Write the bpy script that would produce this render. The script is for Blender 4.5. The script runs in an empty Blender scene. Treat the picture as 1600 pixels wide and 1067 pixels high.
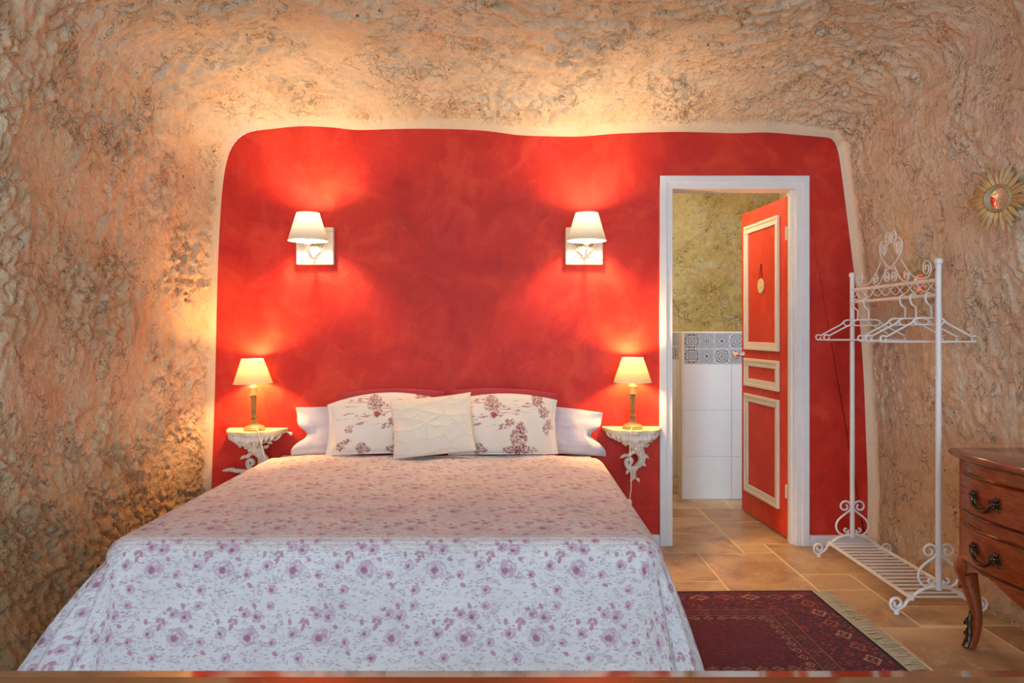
import bpy, bmesh, math, random
import numpy as np
from mathutils import Vector, Matrix, Euler

# ------------------------------------------------------------------ camera, world, light, exposure
F = 1180.0
HY = 516.0
CZ = 1.245
S = bpy.context.scene
COL = S.collection
cam_d = bpy.data.cameras.new('camera')
cam_d.sensor_width = 36.0
cam_d.lens = F / 1600 * 36
cam_d.shift_y = -(533.5 - HY) / 1600
cam_d.clip_start = 0.05
cam = bpy.data.objects.new('camera', cam_d)
COL.objects.link(cam)
cam.location = (0, 0, CZ)
cam.rotation_euler = (math.pi / 2, 0, 0)
S.camera = cam

SKY = 5.3            # daylight through the open mouth of the cave behind the camera
P_SCONCE = 780.0     # bulb radiance
P_TABLE = 800.0
P_BATH = 17.0
w = bpy.data.worlds.new('daylight')
w.use_nodes = True
S.world = w
bg = w.node_tree.nodes['Background']
bg.inputs[0].default_value = (0.54, 0.77, 1.0, 1)
bg.inputs[1].default_value = SKY
pl = bpy.data.lights.new('mouth_portal', 'AREA')
pl.shape = 'RECTANGLE'
pl.size = 3.9
pl.size_y = 2.8
pl.cycles.is_portal = True
po = bpy.data.objects.new('mouth_portal', pl)
COL.objects.link(po)
po.location = (0.1, -1.55, 1.35)
po.rotation_euler = (math.pi / 2, 0, math.pi)   # faces +Y, into the room
bl = bpy.data.lights.new('bathroom_lamp', 'POINT')
bl.energy = P_BATH
bl.color = (1.0, 0.82, 0.42)
bl.shadow_soft_size = 0.10
bo = bpy.data.objects.new('bathroom_lamp', bl)
COL.objects.link(bo)
bo.location = (0.95, 5.15, 2.3)

S.view_settings.view_transform = 'Standard'
S.view_settings.look = 'None'
S.view_settings.gamma = 1.0
S.view_settings.use_curve_mapping = False
S.view_settings.exposure = 0.0

YW = 4.37            # the plane of the painted wall


def W(px, py, Y=YW):
    return ((px - 800) / F * Y, Y, CZ - (py - HY) / F * Y)


def lin(r, g, b):
    f = lambda c: ((c / 255 + 0.055) / 1.055) ** 2.4 if c / 255 > 0.04045 else c / 255 / 12.92
    return (f(r), f(g), f(b), 1.0)


# ------------------------------------------------------------------ numpy gradient noise
_rng = np.random.RandomState(7)
_perm = np.concatenate([_rng.permutation(256)] * 3)
_grad = _rng.normal(size=(256, 3))
_grad /= np.linalg.norm(_grad, axis=1)[:, None]


def pn(P):
    P = np.asarray(P, dtype=np.float64)
    i = np.floor(P).astype(np.int64)
    f = P - i
    i &= 255
    u = f * f * f * (f * (f * 6 - 15) + 10)

    def g(dx, dy, dz):
        h = _perm[_perm[_perm[(i[:, 0] + dx) & 255] + ((i[:, 1] + dy) & 255)] + ((i[:, 2] + dz) & 255)]
        gr = _grad[h]
        return gr[:, 0] * (f[:, 0] - dx) + gr[:, 1] * (f[:, 1] - dy) + gr[:, 2] * (f[:, 2] - dz)
    x0 = g(0, 0, 0) * (1 - u[:, 0]) + g(1, 0, 0) * u[:, 0]
    x1 = g(0, 1, 0) * (1 - u[:, 0]) + g(1, 1, 0) * u[:, 0]
    x2 = g(0, 0, 1) * (1 - u[:, 0]) + g(1, 0, 1) * u[:, 0]
    x3 = g(0, 1, 1) * (1 - u[:, 0]) + g(1, 1, 1) * u[:, 0]
    y0 = x0 * (1 - u[:, 1]) + x1 * u[:, 1]
    y1 = x2 * (1 - u[:, 1]) + x3 * u[:, 1]
    return (y0 * (1 - u[:, 2]) + y1 * u[:, 2]) * 1.5


def sst(a, b, x):
    t = np.clip((x - a) / (b - a), 0, 1)
    return t * t * (3 - 2 * t)


# ------------------------------------------------------------------ mesh collecting
class MB:
    def __init__(self):
        self.v, self.f, self.uv = [], [], []
        self.has_uv = False

    def add(self, verts, faces, uv=None):
        o = len(self.v)
        self.v += [tuple(p) for p in verts]
        self.f += [tuple(i + o for i in f) for f in faces]
        if uv is not None:
            self.has_uv = True
            self.uv += [tuple(p) for p in uv]
        else:
            self.uv += [(0.0, 0.0)] * len(verts)
        return self

    def box(self, x0, x1, y0, y1, z0, z1, ch=0.0):
        if x0 > x1: x0, x1 = x1, x0
        if y0 > y1: y0, y1 = y1, y0
        if z0 > z1: z0, z1 = z1, z0
        if ch <= 0:
            vs = [(x, y, z) for z in (z0, z1) for (x, y) in ((x0, y0), (x1, y0), (x1, y1), (x0, y1))]
            fs = [(3, 2, 1, 0), (4, 5, 6, 7), (0, 1, 5, 4), (1, 2, 6, 5), (2, 3, 7, 6), (3, 0, 4, 7)]
            return self.add(vs, fs)
        bm = bmesh.new()
        bmesh.ops.create_cube(bm, size=1.0)
        for v in bm.verts:
            v.co = ((x0 + x1) / 2 + v.co.x * (x1 - x0), (y0 + y1) / 2 + v.co.y * (y1 - y0), (z0 + z1) / 2 + v.co.z * (z1 - z0))
        bmesh.ops.bevel(bm, geom=bm.edges[:], offset=ch, segments=1, affect='EDGES', profile=0.5)
        return self.bm(bm)

    def bm(self, bm):
        bm.verts.index_update()
        self.add([v.co[:] for v in bm.verts], [[v.index for v in f.verts] for f in bm.faces])
        bm.free()
        return self

    def tube(self, pts, r, n=8, closed=False, flat=1.0, caps=True, up=None):
        """sweep an ellipse along pts; r = number or per point list; flat squashes the second axis"""
        P = [Vector(p) for p in pts]
        m = len(P)
        R = [r] * m if not hasattr(r, '__len__') else list(r)
        T = []
        for i in range(m):
            if closed:
                t = P[(i + 1) % m] - P[i - 1]
            else:
                t = P[min(i + 1, m - 1)] - P[max(i - 1, 0)]
            T.append(t.normalized() if t.length > 1e-9 else Vector((0, 0, 1)))
        if up is not None:
            a = Vector(up)
        else:
            a = Vector((0, 0, 1)) if abs(T[0].z) < 0.9 else Vector((1, 0, 0))
        vs, fs = [], []
        N = (a - T[0] * a.dot(T[0])).normalized()
        for i in range(m):
            if up is not None:
                q = Vector(up)
                N2 = q - T[i] * q.dot(T[i])
                N = N2.normalized() if N2.length > 1e-6 else N
            else:
                N = (N - T[i] * N.dot(T[i])).normalized()
            B = T[i].cross(N)
            for k in range(n):
                c, s = math.cos(2 * math.pi * k / n), math.sin(2 * math.pi * k / n)
                vs.append(P[i] + N * (c * R[i] * flat) + B * (s * R[i]))
        rings = m if closed else m - 1
        for i in range(rings):
            j = (i + 1) % m
            for k in range(n):
                l = (k + 1) % n
                fs.append((i * n + k, i * n + l, j * n + l, j * n + k))
        if caps and not closed:
            fs.append(tuple(range(n - 1, -1, -1)))
            fs.append(tuple((m - 1) * n + k for k in range(n)))
        return self.add(vs, fs)

    def lathe(self, prof, n=28, o=(0, 0, 0), closed_top=True, closed_bot=True):
        vs, fs = [], []
        for (r, z) in prof:
            for k in range(n):
                a = 2 * math.pi * k / n
                vs.append((o[0] + r * math.cos(a), o[1] + r * math.sin(a), o[2] + z))
        for i in range(len(prof) - 1):
            for k in range(n):
                l = (k + 1) % n
                fs.append((i * n + k, i * n + l, (i + 1) * n + l, (i + 1) * n + k))
        if closed_bot: fs.append(tuple(range(n - 1, -1, -1)))
        if closed_top: fs.append(tuple((len(prof) - 1) * n + k for k in range(n)))
        return self.add(vs, fs)

    def prism(self, poly, axis, a, b, ch=0.0):
        """poly: 2D outline; axis: 'x','y','z' extrusion; between a and b"""
        def mk(p, t):
            if axis == 'z': return (p[0], p[1], t)
            if axis == 'y': return (p[0], t, p[1])
            return (t, p[0], p[1])
        n = len(poly)
        vs = [mk(p, a) for p in poly] + [mk(p, b) for p in poly]
        fs = [tuple(range(n - 1, -1, -1)), tuple(range(n, 2 * n))]
        for i in range(n):
            j = (i + 1) % n
            fs.append((i, j, n + j, n + i))
        return self.add(vs, fs)

    def blob(self, c, rx, ry, rz, n=8, m=6, rot=None):
        vs, fs = [], []
        Rm = Euler(rot).to_matrix() if rot else Matrix.Identity(3)
        vs.append((0, 0, 1))
        for i in range(1, m):
            t = math.pi * i / m
            for k in range(n):
                a = 2 * math.pi * k / n
                vs.append((math.sin(t) * math.cos(a), math.sin(t) * math.sin(a), math.cos(t)))
        vs.append((0, 0, -1))
        for k in range(n):
            fs.append((0, 1 + k, 1 + (k + 1) % n))
            fs.append((len(vs) - 1, 1 + (m - 2) * n + (k + 1) % n, 1 + (m - 2) * n + k))
        for i in range(m - 2):
            for k in range(n):
                l = (k + 1) % n
                fs.append((1 + i * n + k, 1 + (i + 1) * n + k, 1 + (i + 1) * n + l, 1 + i * n + l))
        vs = [tuple(Vector(c) + Rm @ Vector((p[0] * rx, p[1] * ry, p[2] * rz))) for p in vs]
        return self.add(vs, fs)

    def mesh(self, name, smooth=35):
        me = bpy.data.meshes.new(name)
        me.from_pydata(self.v, [], self.f)
        if self.has_uv:
            ul = me.uv_layers.new(name='UVMap')
            li = np.empty(len(me.loops), dtype=np.int32)
            me.loops.foreach_get('vertex_index', li)
            ul.data.foreach_set('uv', np.asarray(self.uv, dtype=np.float32)[li].ravel())
        bm = bmesh.new()
        bm.from_mesh(me)
        bmesh.ops.recalc_face_normals(bm, faces=bm.faces[:])
        bm.to_mesh(me)
        bm.free()
        me.update()
        if smooth:
            me.shade_smooth()
            if smooth < 180:
                me.set_sharp_from_angle(angle=math.radians(smooth))
        return me

    def build(self, name, mat, parent=None, smooth=35, label=None):
        me = self.mesh(name, smooth)
        return obj(name, me, mat, parent, label)


def obj(name, me, mat, parent=None, label=None):
    o = bpy.data.objects.new(name, me)
    if me is not None and mat is not None and len(me.materials) == 0:
        me.materials.append(mat)
    COL.objects.link(o)
    if parent is not None:
        o.parent = parent
    if label:
        o['label'] = label
    return o


def thing(name, label, cat, loc=(0, 0, 0), rot=(0, 0, 0), group=None):
    o = bpy.data.objects.new(name, None)
    COL.objects.link(o)
    o.empty_display_size = 0.1
    o.location = loc
    o.rotation_euler = rot
    o['label'] = label
    o['category'] = cat
    if group: o['group'] = group
    return o


def tag(o, label=None, cat=None, group=None, kind=None):
    if label: o['label'] = label
    if cat: o['category'] = cat
    if group: o['group'] = group
    if kind: o['kind'] = kind
    return o


def copy_tree(o, parent=None):
    c = o.copy()
    COL.objects.link(c)
    c.parent = parent
    for ch in list(o.children):
        copy_tree(ch, c)
    return c


def catmull(pts, n=8, closed=False):
    P = [np.array(p, float) for p in pts]
    m = len(P)
    out = []
    for i in range(m if closed else m - 1):
        if closed:
            a, b, c, d = P[i - 1], P[i], P[(i + 1) % m], P[(i + 2) % m]
        else:
            a, b, c, d = P[max(i - 1, 0)], P[i], P[i + 1], P[min(i + 2, m - 1)]
        for k in range(n):
            t = k / n
            out.append(tuple(0.5 * ((2 * b) + (c - a) * t + (2 * a - 5 * b + 4 * c - d) * t * t + (3 * b - a - 3 * c + d) * t ** 3)))
    if not closed: out.append(tuple(P[-1]))
    return out


# ------------------------------------------------------------------ node helper
class NT:
    def __init__(self, name, rough=0.6, spec=0.5):
        self.mat = bpy.data.materials.new(name)
        self.mat.use_nodes = True
        self.t = self.mat.node_tree
        self.p = self.t.nodes['Principled BSDF']
        self.out = self.t.nodes['Material Output']
        self.p.inputs['Roughness'].default_value = rough
        self.p.inputs['Specular IOR Level'].default_value = spec
        self._tc = None

    def n(self, typ, **kw):
        nd = self.t.nodes.new(typ)
        for k, v in kw.items(): setattr(nd, k, v)
        return nd

    def put(self, sock, v):
        if v is None: return
        if hasattr(v, 'is_output'):
            self.t.links.new(v, sock)
        else:
            if isinstance(v, (tuple, list)) and sock.type == 'VECTOR': v = v[:3]
            sock.default_value = v

    def tc(self, which='Object'):
        if self._tc is None: self._tc = self.n('ShaderNodeTexCoord')
        return self._tc.outputs[which]

    def m(self, op, a, b=None, c=None, clamp=False):
        nd = self.n('ShaderNodeMath', operation=op, use_clamp=clamp)
        for i, x in enumerate((a, b, c)): self.put(nd.inputs[i], x)
        return nd.outputs[0]

    def vm(self, op, a, b=None, c=None, scale=None):
        nd = self.n('ShaderNodeVectorMath', operation=op)
        for i, x in enumerate((a, b, c)):
            if x is not None: self.put(nd.inputs[i], x)
        if scale is not None: self.put(nd.inputs[3], scale)
        return nd.outputs['Value'] if op in ('LENGTH', 'DOT_PRODUCT', 'DISTANCE') else nd.outputs[0]

    def sep(self, v):
        nd = self.n('ShaderNodeSeparateXYZ')
        self.put(nd.inputs[0], v)
        return nd.outputs

    def comb(self, x=0.0, y=0.0, z=0.0):
        nd = self.n('ShaderNodeCombineXYZ')
        for i, q in enumerate((x, y, z)): self.put(nd.inputs[i], q)
        return nd.outputs[0]

    def noise(self, vec, scale, detail=4, rough=0.55, dist=0.0, col=False):
        nd = self.n('ShaderNodeTexNoise')
        self.put(nd.inputs['Vector'], vec)
        nd.inputs['Scale'].default_value = scale
        nd.inputs['Detail'].default_value = detail
        nd.inputs['Roughness'].default_value = rough
        nd.inputs['Distortion'].default_value = dist
        return nd.outputs['Color' if col else 'Fac']

    def vor(self, vec, scale, feature='F1', out='Distance', rnd=1.0):
        nd = self.n('ShaderNodeTexVoronoi', feature=feature)
        self.put(nd.inputs['Vector'], vec)
        nd.inputs['Scale'].default_value = scale
        nd.inputs['Randomness'].default_value = rnd
        return nd.outputs[out]

    def ramp(self, fac, stops, interp='LINEAR'):
        nd = self.n('ShaderNodeValToRGB')
        cr = nd.color_ramp
        cr.interpolation = interp
        while len(cr.elements) < len(stops): cr.elements.new(0.5)
        for e, (p, c) in zip(cr.elements, stops):
            e.position = p
            e.color = c if hasattr(c, '__len__') else (c, c, c, 1)
        self.put(nd.inputs[0], fac)
        return nd.outputs[0]

    def mix(self, fac, a, b, blend='MIX'):
        nd = self.n('ShaderNodeMix', data_type='RGBA', blend_type=blend)
        self.put(nd.inputs[0], fac)
        self.put(nd.inputs[6], a)
        self.put(nd.inputs[7], b)
        return nd.outputs[2]

    def mr(self, v, a, b, c=0.0, d=1.0, smooth=False):
        nd = self.n('ShaderNodeMapRange', interpolation_type='SMOOTHSTEP' if smooth else 'LINEAR')
        for i, x in enumerate((v, a, b, c, d)): self.put(nd.inputs[i], x)
        return nd.outputs[0]

    def mapping(self, vec, loc=(0, 0, 0), rot=(0, 0, 0), scale=(1, 1, 1)):
        nd = self.n('ShaderNodeMapping')
        self.put(nd.inputs[0], vec)
        nd.inputs[1].default_value = loc
        nd.inputs[2].default_value = rot
        nd.inputs[3].default_value = scale
        return nd.outputs[0]

    def bump(self, h, strength=0.5, dist=0.01, normal=None):
        nd = self.n('ShaderNodeBump')
        nd.inputs['Strength'].default_value = strength
        nd.inputs['Distance'].default_value = dist
        self.put(nd.inputs['Height'], h)
        if normal is not None: self.put(nd.inputs['Normal'], normal)
        return nd.outputs[0]

    def set(self, **kw):
        for k, v in kw.items():
            self.put(self.p.inputs[k.replace('_', ' ')], v)
        return self.mat


def plain(name, col, rough=0.5, var=0.08, scale=14, bump=0.0, bscale=120, metal=0.0, spec=0.5, coat=0.0):
    m = NT(name, rough, spec)
    f = m.noise(m.tc(), scale, 4)
    dark = tuple(c * (1 - var) for c in col[:3]) + (1,)
    lite = tuple(min(1, c * (1 + var)) for c in col[:3]) + (1,)
    m.set(Base_Color=m.ramp(f, [(0.3, dark), (0.7, lite)]))
    m.p.inputs['Metallic'].default_value = metal
    m.p.inputs['Coat Weight'].default_value = coat
    if bump:
        m.set(Normal=m.bump(m.noise(m.tc(), bscale, 3), bump, 0.004))
    return m.mat


# ------------------------------------------------------------------ materials
def mat_rock(name, pale, mid, ochre, grey, dark_low, kind):
    m = NT(name, 0.92, 0.15)
    P = m.tc()
    big = m.noise(P, 1.1, 3, 0.5)
    med = m.noise(P, 4.5, 5, 0.6, 0.4)
    fine = m.noise(P, 26, 5, 0.6)
    c = m.ramp(big, [(0.3, mid), (0.7, pale)])
    c = m.mix(m.mr(med, 0.5, 0.74, 0, 0.65), c, ochre)
    g = m.noise(m.mapping(P, (3, 1, 2), scale=(1, 1, 1)), 7, 4, 0.6, 0.3)
    c = m.mix(m.mr(g, 0.54, 0.72, 0, 0.75), c, grey)
    if kind == 'left':     # browner stone low down on the wall
        z = m.sep(P)[2]
        zz = m.m('ADD', z, m.m('MULTIPLY', m.m('SUBTRACT', med, 0.5), 0.9))
        c = m.mix(m.mr(zz, 0.95, 0.25, 0, 0.75, True), c, dark_low)
    if kind == 'right':
        z = m.sep(P)[2]
        zz = m.m('ADD', z, m.m('MULTIPLY', m.m('SUBTRACT', med, 0.5), 0.8))
        c = m.mix(m.mr(zz, 0.95, 0.55, 0, 0.4, True), c, dark_low)
        blot = m.noise(P, 5.5, 6, 0.65, 0.6)
        c = m.mix(m.mr(blot, 0.64, 0.76, 0, 0.55), c, lin(112, 84, 76))
    c = m.mix(m.mr(fine, 0.40, 0.64, 0.0, 0.22), c, m.mix(0.5, c, (0.02, 0.012, 0.006, 1)))
    # sparse dark pits
    dv = m.vor(m.vm('ADD', P, m.vm('SCALE', m.noise(P, 30, 3, col=True), scale=0.03)), 19)
    sel = m.mr(m.noise(P, 6, 2), 0.56, 0.64)
    pit = m.m('MULTIPLY', m.mr(dv, 0.16, 0.07), sel)
    c = m.mix(m.m('MULTIPLY', pit, 0.75), c, lin(58, 38, 26))
    ck = m.m('ABSOLUTE', m.m('SUBTRACT', m.noise(m.vm('ADD', P, (7, 3, 5)), 11, 5, 0.62, 0.8), 0.5))
    crack = m.m('MULTIPLY', m.mr(ck, 0.014, 0.003), m.mr(m.noise(P, 5, 2), 0.47, 0.56))
    c = m.mix(m.m('MULTIPLY', crack, 0.5), c, lin(84, 56, 36))  # crevice shade painted into the rock colour along the cracks
    dv2 = m.vor(m.mapping(m.vm('ADD', P, m.vm('SCALE', m.noise(P, 45, 2, col=True), scale=0.02)), scale=(1.0, 1.5, 0.6)), 46)
    pit2 = m.m('MULTIPLY', m.mr(dv2, 0.20, 0.10), m.mr(m.noise(m.vm('ADD', P, (1, 8, 2)), 4, 2), 0.50, 0.62))
    c = m.mix(m.m('MULTIPLY', pit2, 0.5), c, lin(92, 62, 40))  # shade of the small hollows painted into the colour as well
    pit = m.m('MAXIMUM', m.m('MAXIMUM', pit, m.m('MULTIPLY', pit2, 0.7)), m.m('MULTIPLY', crack, 0.7))
    h = m.m('ADD', m.m('MULTIPLY', m.noise(P, 42, 6, 0.62), 1.0), m.m('MULTIPLY', m.noise(P, 150, 3), 0.3))
    h = m.m('SUBTRACT', h, m.m('MULTIPLY', pit, 0.6))
    # the plaster margin next to the painted wall is trowelled smooth
    a = m.n('ShaderNodeAttribute', attribute_name='rough_amount')
    h = m.m('MULTIPLY', h, a.outputs['Fac'])
    c = m.mix(m.m('MULTIPLY', m.m('SUBTRACT', 1.0, a.outputs['Fac'], clamp=True), 0.8), c, mid)
    m.set(Base_Color=c, Normal=m.bump(h, 0.85, 0.025))
    return m.mat


def mat_red_paint(name, rub=1.0, tones=((182, 30, 16), (204, 44, 23), (224, 70, 38))):
    m = NT(name, 0.55, 0.32)
    P = m.tc()
    wv = m.vm('ADD', P, m.vm('SCALE', m.noise(P, 3.0, 3, col=True), scale=0.35))
    b1 = m.noise(wv, 2.6, 6, 0.62, 0.8)
    b2 = m.noise(m.mapping(P, (5, 2, 1), scale=(1.3, 1, 1.0)), 4.5, 6, 0.62, 1.0)
    b3 = m.noise(m.mapping(P, scale=(9, 1, 1.0)), 9, 4, 0.6)
    c = m.ramp(b1, [(p_, lin(*t_)) for p_, t_ in zip((0.30, 0.52, 0.72), tones)])
    c = m.mix(m.mr(b2, 0.52, 0.80, 0, 0.38 * rub), c, lin(226, 84, 72))
    c = m.mix(m.mr(b2, 0.46, 0.28, 0, 0.30 * rub), c, lin(150, 20, 30))
    c = m.mix(m.mr(b3, 0.58, 0.8, 0, 0.10 * rub), c, lin(224, 96, 90))
    m.set(Base_Color=c, Normal=m.bump(m.m('ADD', b2, m.m('MULTIPLY', m.noise(P, 60, 4), 0.3)), 0.18, 0.012))
    return m.mat


def mat_stone_tile(name):
    m = NT(name, 0.38, 0.4)
    P = m.tc()
    oi = m.n('ShaderNodeObjectInfo')
    r = oi.outputs['Random']
    Q = m.vm('ADD', P, m.comb(m.m('MULTIPLY', r, 37.0), m.m('MULTIPLY', r, 11.0), 0.0))
    a = m.noise(Q, 3.0, 5, 0.6, 0.7)
    b = m.noise(Q, 16, 6, 0.65, 0.3)
    base = m.ramp(r, [(0.0, lin(180, 146, 106)), (0.35, lin(202, 170, 128)), (0.7, lin(190, 154, 112)), (1.0, lin(210, 182, 142))])
    c = m.mix(m.mr(a, 0.42, 0.66, 0, 0.8), base, lin(142, 100, 66))
    c = m.mix(m.mr(b, 0.54, 0.70, 0, 0.6), c, lin(224, 198, 160))
    c = m.mix(m.mr(b, 0.42, 0.28, 0, 0.4), c, lin(128, 88, 56))
    m.set(Base_Color=c, Roughness=m.mr(b, 0.3, 0.7, 0.28, 0.5), Normal=m.bump(b, 0.15, 0.004))
    return m.mat


def fract_local(m, P, cx, cy, cw, chh):
    """vector from the nearest repeat of stamp centre (cx, cy)"""
    q = m.vm('ADD', m.vm('DIVIDE', m.vm('SUBTRACT', P, (cx + cw / 2, cy + chh / 2, 0)), (cw, chh, 1)), (0.5, 0.5, 0.5))
    q = m.vm('SUBTRACT', m.vm('FRACTION', q), (0.5, 0.5, 0.5))
    return m.vm('MULTIPLY', q, (cw, chh, 0))


def mat_floral(name):
    m = NT(name, 0.85, 0.2)
    uv = m.tc('UV')
    cw, chh = 0.232, 0.212
    s = m.sep(uv)
    row = m.m('FLOOR', m.m('DIVIDE', s[1], chh))
    P = m.vm('ADD', uv, m.comb(m.m('MULTIPLY', row, 0.43 * cw), 0.0, 0.0))
    # rows must not wrap in y into a shifted row: stamps stay inside the cell in y
    wob = m.vm('SCALE', m.vm('SUBTRACT', m.noise(P, 90, 2, col=True), (0.5, 0.5, 0.5)), scale=0.010)
    Pw = m.vm('ADD', P, m.vm('MULTIPLY', wob, (1, 1, 0)))
    base = m.mix(m.mr(m.noise(uv, 5, 3), 0.35, 0.65), lin(212, 205, 205), lin(224, 217, 216))
    c = base
    leafc = lin(176, 150, 166)
    dleaf = lin(168, 92, 120)
    grey = lin(160, 142, 160)
    random.seed(11)

    def leaf(c, x, y, L, Wd, ang, col, amt=0.9, outline=False):
        q = fract_local(m, Pw, x, y, cw, chh)
        rt = m.n('ShaderNodeVectorRotate', rotation_type='Z_AXIS')
        m.put(rt.inputs['Vector'], q)
        rt.inputs['Angle'].default_value = ang
        sc = m.vm('LENGTH', m.vm('MULTIPLY', rt.outputs[0], (1 / L, 1 / Wd, 0)))
        f = m.mr(sc, 1.0, 0.75, 0, amt)
        if outline:
            f = m.m('MULTIPLY', f, m.mr(sc, 0.45, 0.8, 0.15, 1.0))
        return m.mix(f, c, col)

    petalv = m.vor(Pw, 70, 'DISTANCE_TO_EDGE')          # petal outlines shared by every rose
    petalc = m.sep(m.vor(Pw, 70, out='Color'))[0]

    def rose(c, x, y, R, deep, lightc):
        q = fract_local(m, Pw, x, y, cw, chh)
        r = m.vm('LENGTH', q)
        sp = m.sep(q)
        th = m.m('ARCTAN2', sp[1], sp[0])
        edge = m.m('MULTIPLY', R, m.m('ADD', 1.0, m.m('MULTIPLY', m.m('SINE', m.m('ADD', m.m('MULTIPLY', th, 6.0), x * 90)), 0.07)))
        k = m.m('DIVIDE', r, edge)
        inside = m.mr(k, 1.03, 0.95)
        swirl = m.m('SINE', m.m('ADD', m.m('MULTIPLY', k, 14.0), m.m('MULTIPLY', th, 2.0)))
        col = m.mix(m.mr(swirl, 0.35, 0.95, 0, 0.6), lightc, lin(184, 132, 156))
        col = m.mix(m.m('MULTIPLY', m.mr(petalv, 0.10, 0.03), 0.5), col, lin(164, 112, 138))
        col = m.mix(m.m('MULTIPLY', m.m('GREATER_THAN', petalc, 0.78), m.mr(k, 1.0, 0.3, 0.2, 0.75)), col, lin(180, 114, 142))
        ko = m.vm('LENGTH', m.vm('ADD', q, (R * 0.22, R * 0.12, 0)))
        col = m.mix(m.mr(ko, R * 0.44, R * 0.26, 0, 0.85), col, deep)
        return m.mix(inside, c, col)

    # faint stems and scribbled foliage
    n1 = m.noise(P, 22, 3, 0.6, 1.4)
    line = m.mr(m.m('ABSOLUTE', m.m('SUBTRACT', n1, 0.5)), 0.026, 0.008)
    sel = m.mr(m.noise(P, 15, 2), 0.44, 0.55)
    c = m.mix(m.m('MULTIPLY', m.m('MULTIPLY', line, sel), 0.55), c, grey)
    # small leaf shapes: stretched cells in two directions
    for (rot, thr, col_, am) in ((0.6, 0.80, leafc, 0.75), (-0.8, 0.82, grey, 0.7), (1.9, 0.86, lin(170, 110, 136), 0.8)):
        M_ = m.mapping(Pw, rot=(0, 0, rot), scale=(62, 150, 1))
        vd = m.vor(M_, 1.0)
        vc = m.sep(m.vor(M_, 1.0, out='Color'))[1]
        f_ = m.m('MULTIPLY', m.mr(vd, 0.44, 0.34), m.m('GREATER_THAN', vc, thr))
        vein = m.mr(vd, 0.10, 0.24, 0.45, 1.0)
        c = m.mix(m.m('MULTIPLY', m.m('MULTIPLY', f_, vein), am), c, col_)
    for (x, y, a, L) in [(-0.056, 0.020, 1.9, .015), (-0.044, 0.036, 1.2, .013), (-0.060, 0.040, 2.4, .012), (0.014, 0.084, 1.1, .012),
                         (0.047, 0.020, .5, .010), (-0.10, 0.036, 1.5, .011), (0.092, -0.062, .6, .012), (-0.03, 0.075, 2.2, .010)]:
        c = leaf(c, x, y, L, 0.0075, a, dleaf, 0.8)
    for (x, y, a, L) in [(0.040, -0.045, 2.4, .020), (0.048, -0.03, 0.6, .016), (-0.05, -0.045, .3, .020), (-0.085, -0.05, 2.7, .016), (0.10, 0.05, 1.0, .017), (0.005, -0.085, .2, .018),
                         (-0.105, -0.085, .9, .014), (0.085, 0.012, 2.2, .014)]:
        c = leaf(c, x, y, L, 0.0070, a, lin(158, 122, 148), 0.8, outline=True)
    c = rose(c, 0.004, -0.012, 0.0315, lin(138, 52, 86), lin(208, 196, 206))
    c = rose(c, 0.026, 0.052, 0.0205, lin(134, 48, 80), lin(204, 184, 196))
    c = rose(c, -0.012, 0.060, 0.0165, lin(150, 70, 100), lin(204, 182, 196))
    c = rose(c, -0.086, 0.0, 0.0190, lin(128, 52, 80), lin(206, 192, 202))
    c = rose(c, 0.082, -0.028, 0.0145, lin(140, 50, 80), lin(204, 180, 194))
    c = rose(c, -0.064, -0.076, 0.0165, lin(140, 48, 80), lin(204, 180, 194))
    c = rose(c, 0.066, 0.086, 0.0145, lin(144, 74, 104), lin(204, 182, 196))
    c = m.mix(0.16, c, base)
    # quilting: fine rows of stitched ridges
    u2 = m.vm('ADD', uv, m.vm('SCALE', m.noise(uv, 9, 3, col=True), scale=0.02))
    ss = m.sep(u2)
    q1 = m.m('ABSOLUTE', m.m('SINE', m.m('MULTIPLY', ss[1], math.pi / 0.021)))
    q2 = m.noise(m.mapping(uv, scale=(22, 85, 1)), 1.0, 4, 0.6)
    h = m.m('ADD', m.m('POWER', q1, 0.5), m.m('MULTIPLY', q2, 1.3))
    m.set(Base_Color=c, Normal=m.bump(h, 0.42, 0.005))
    m.p.inputs['Sheen Weight'].default_value = 0.15
    return m.mat


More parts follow.
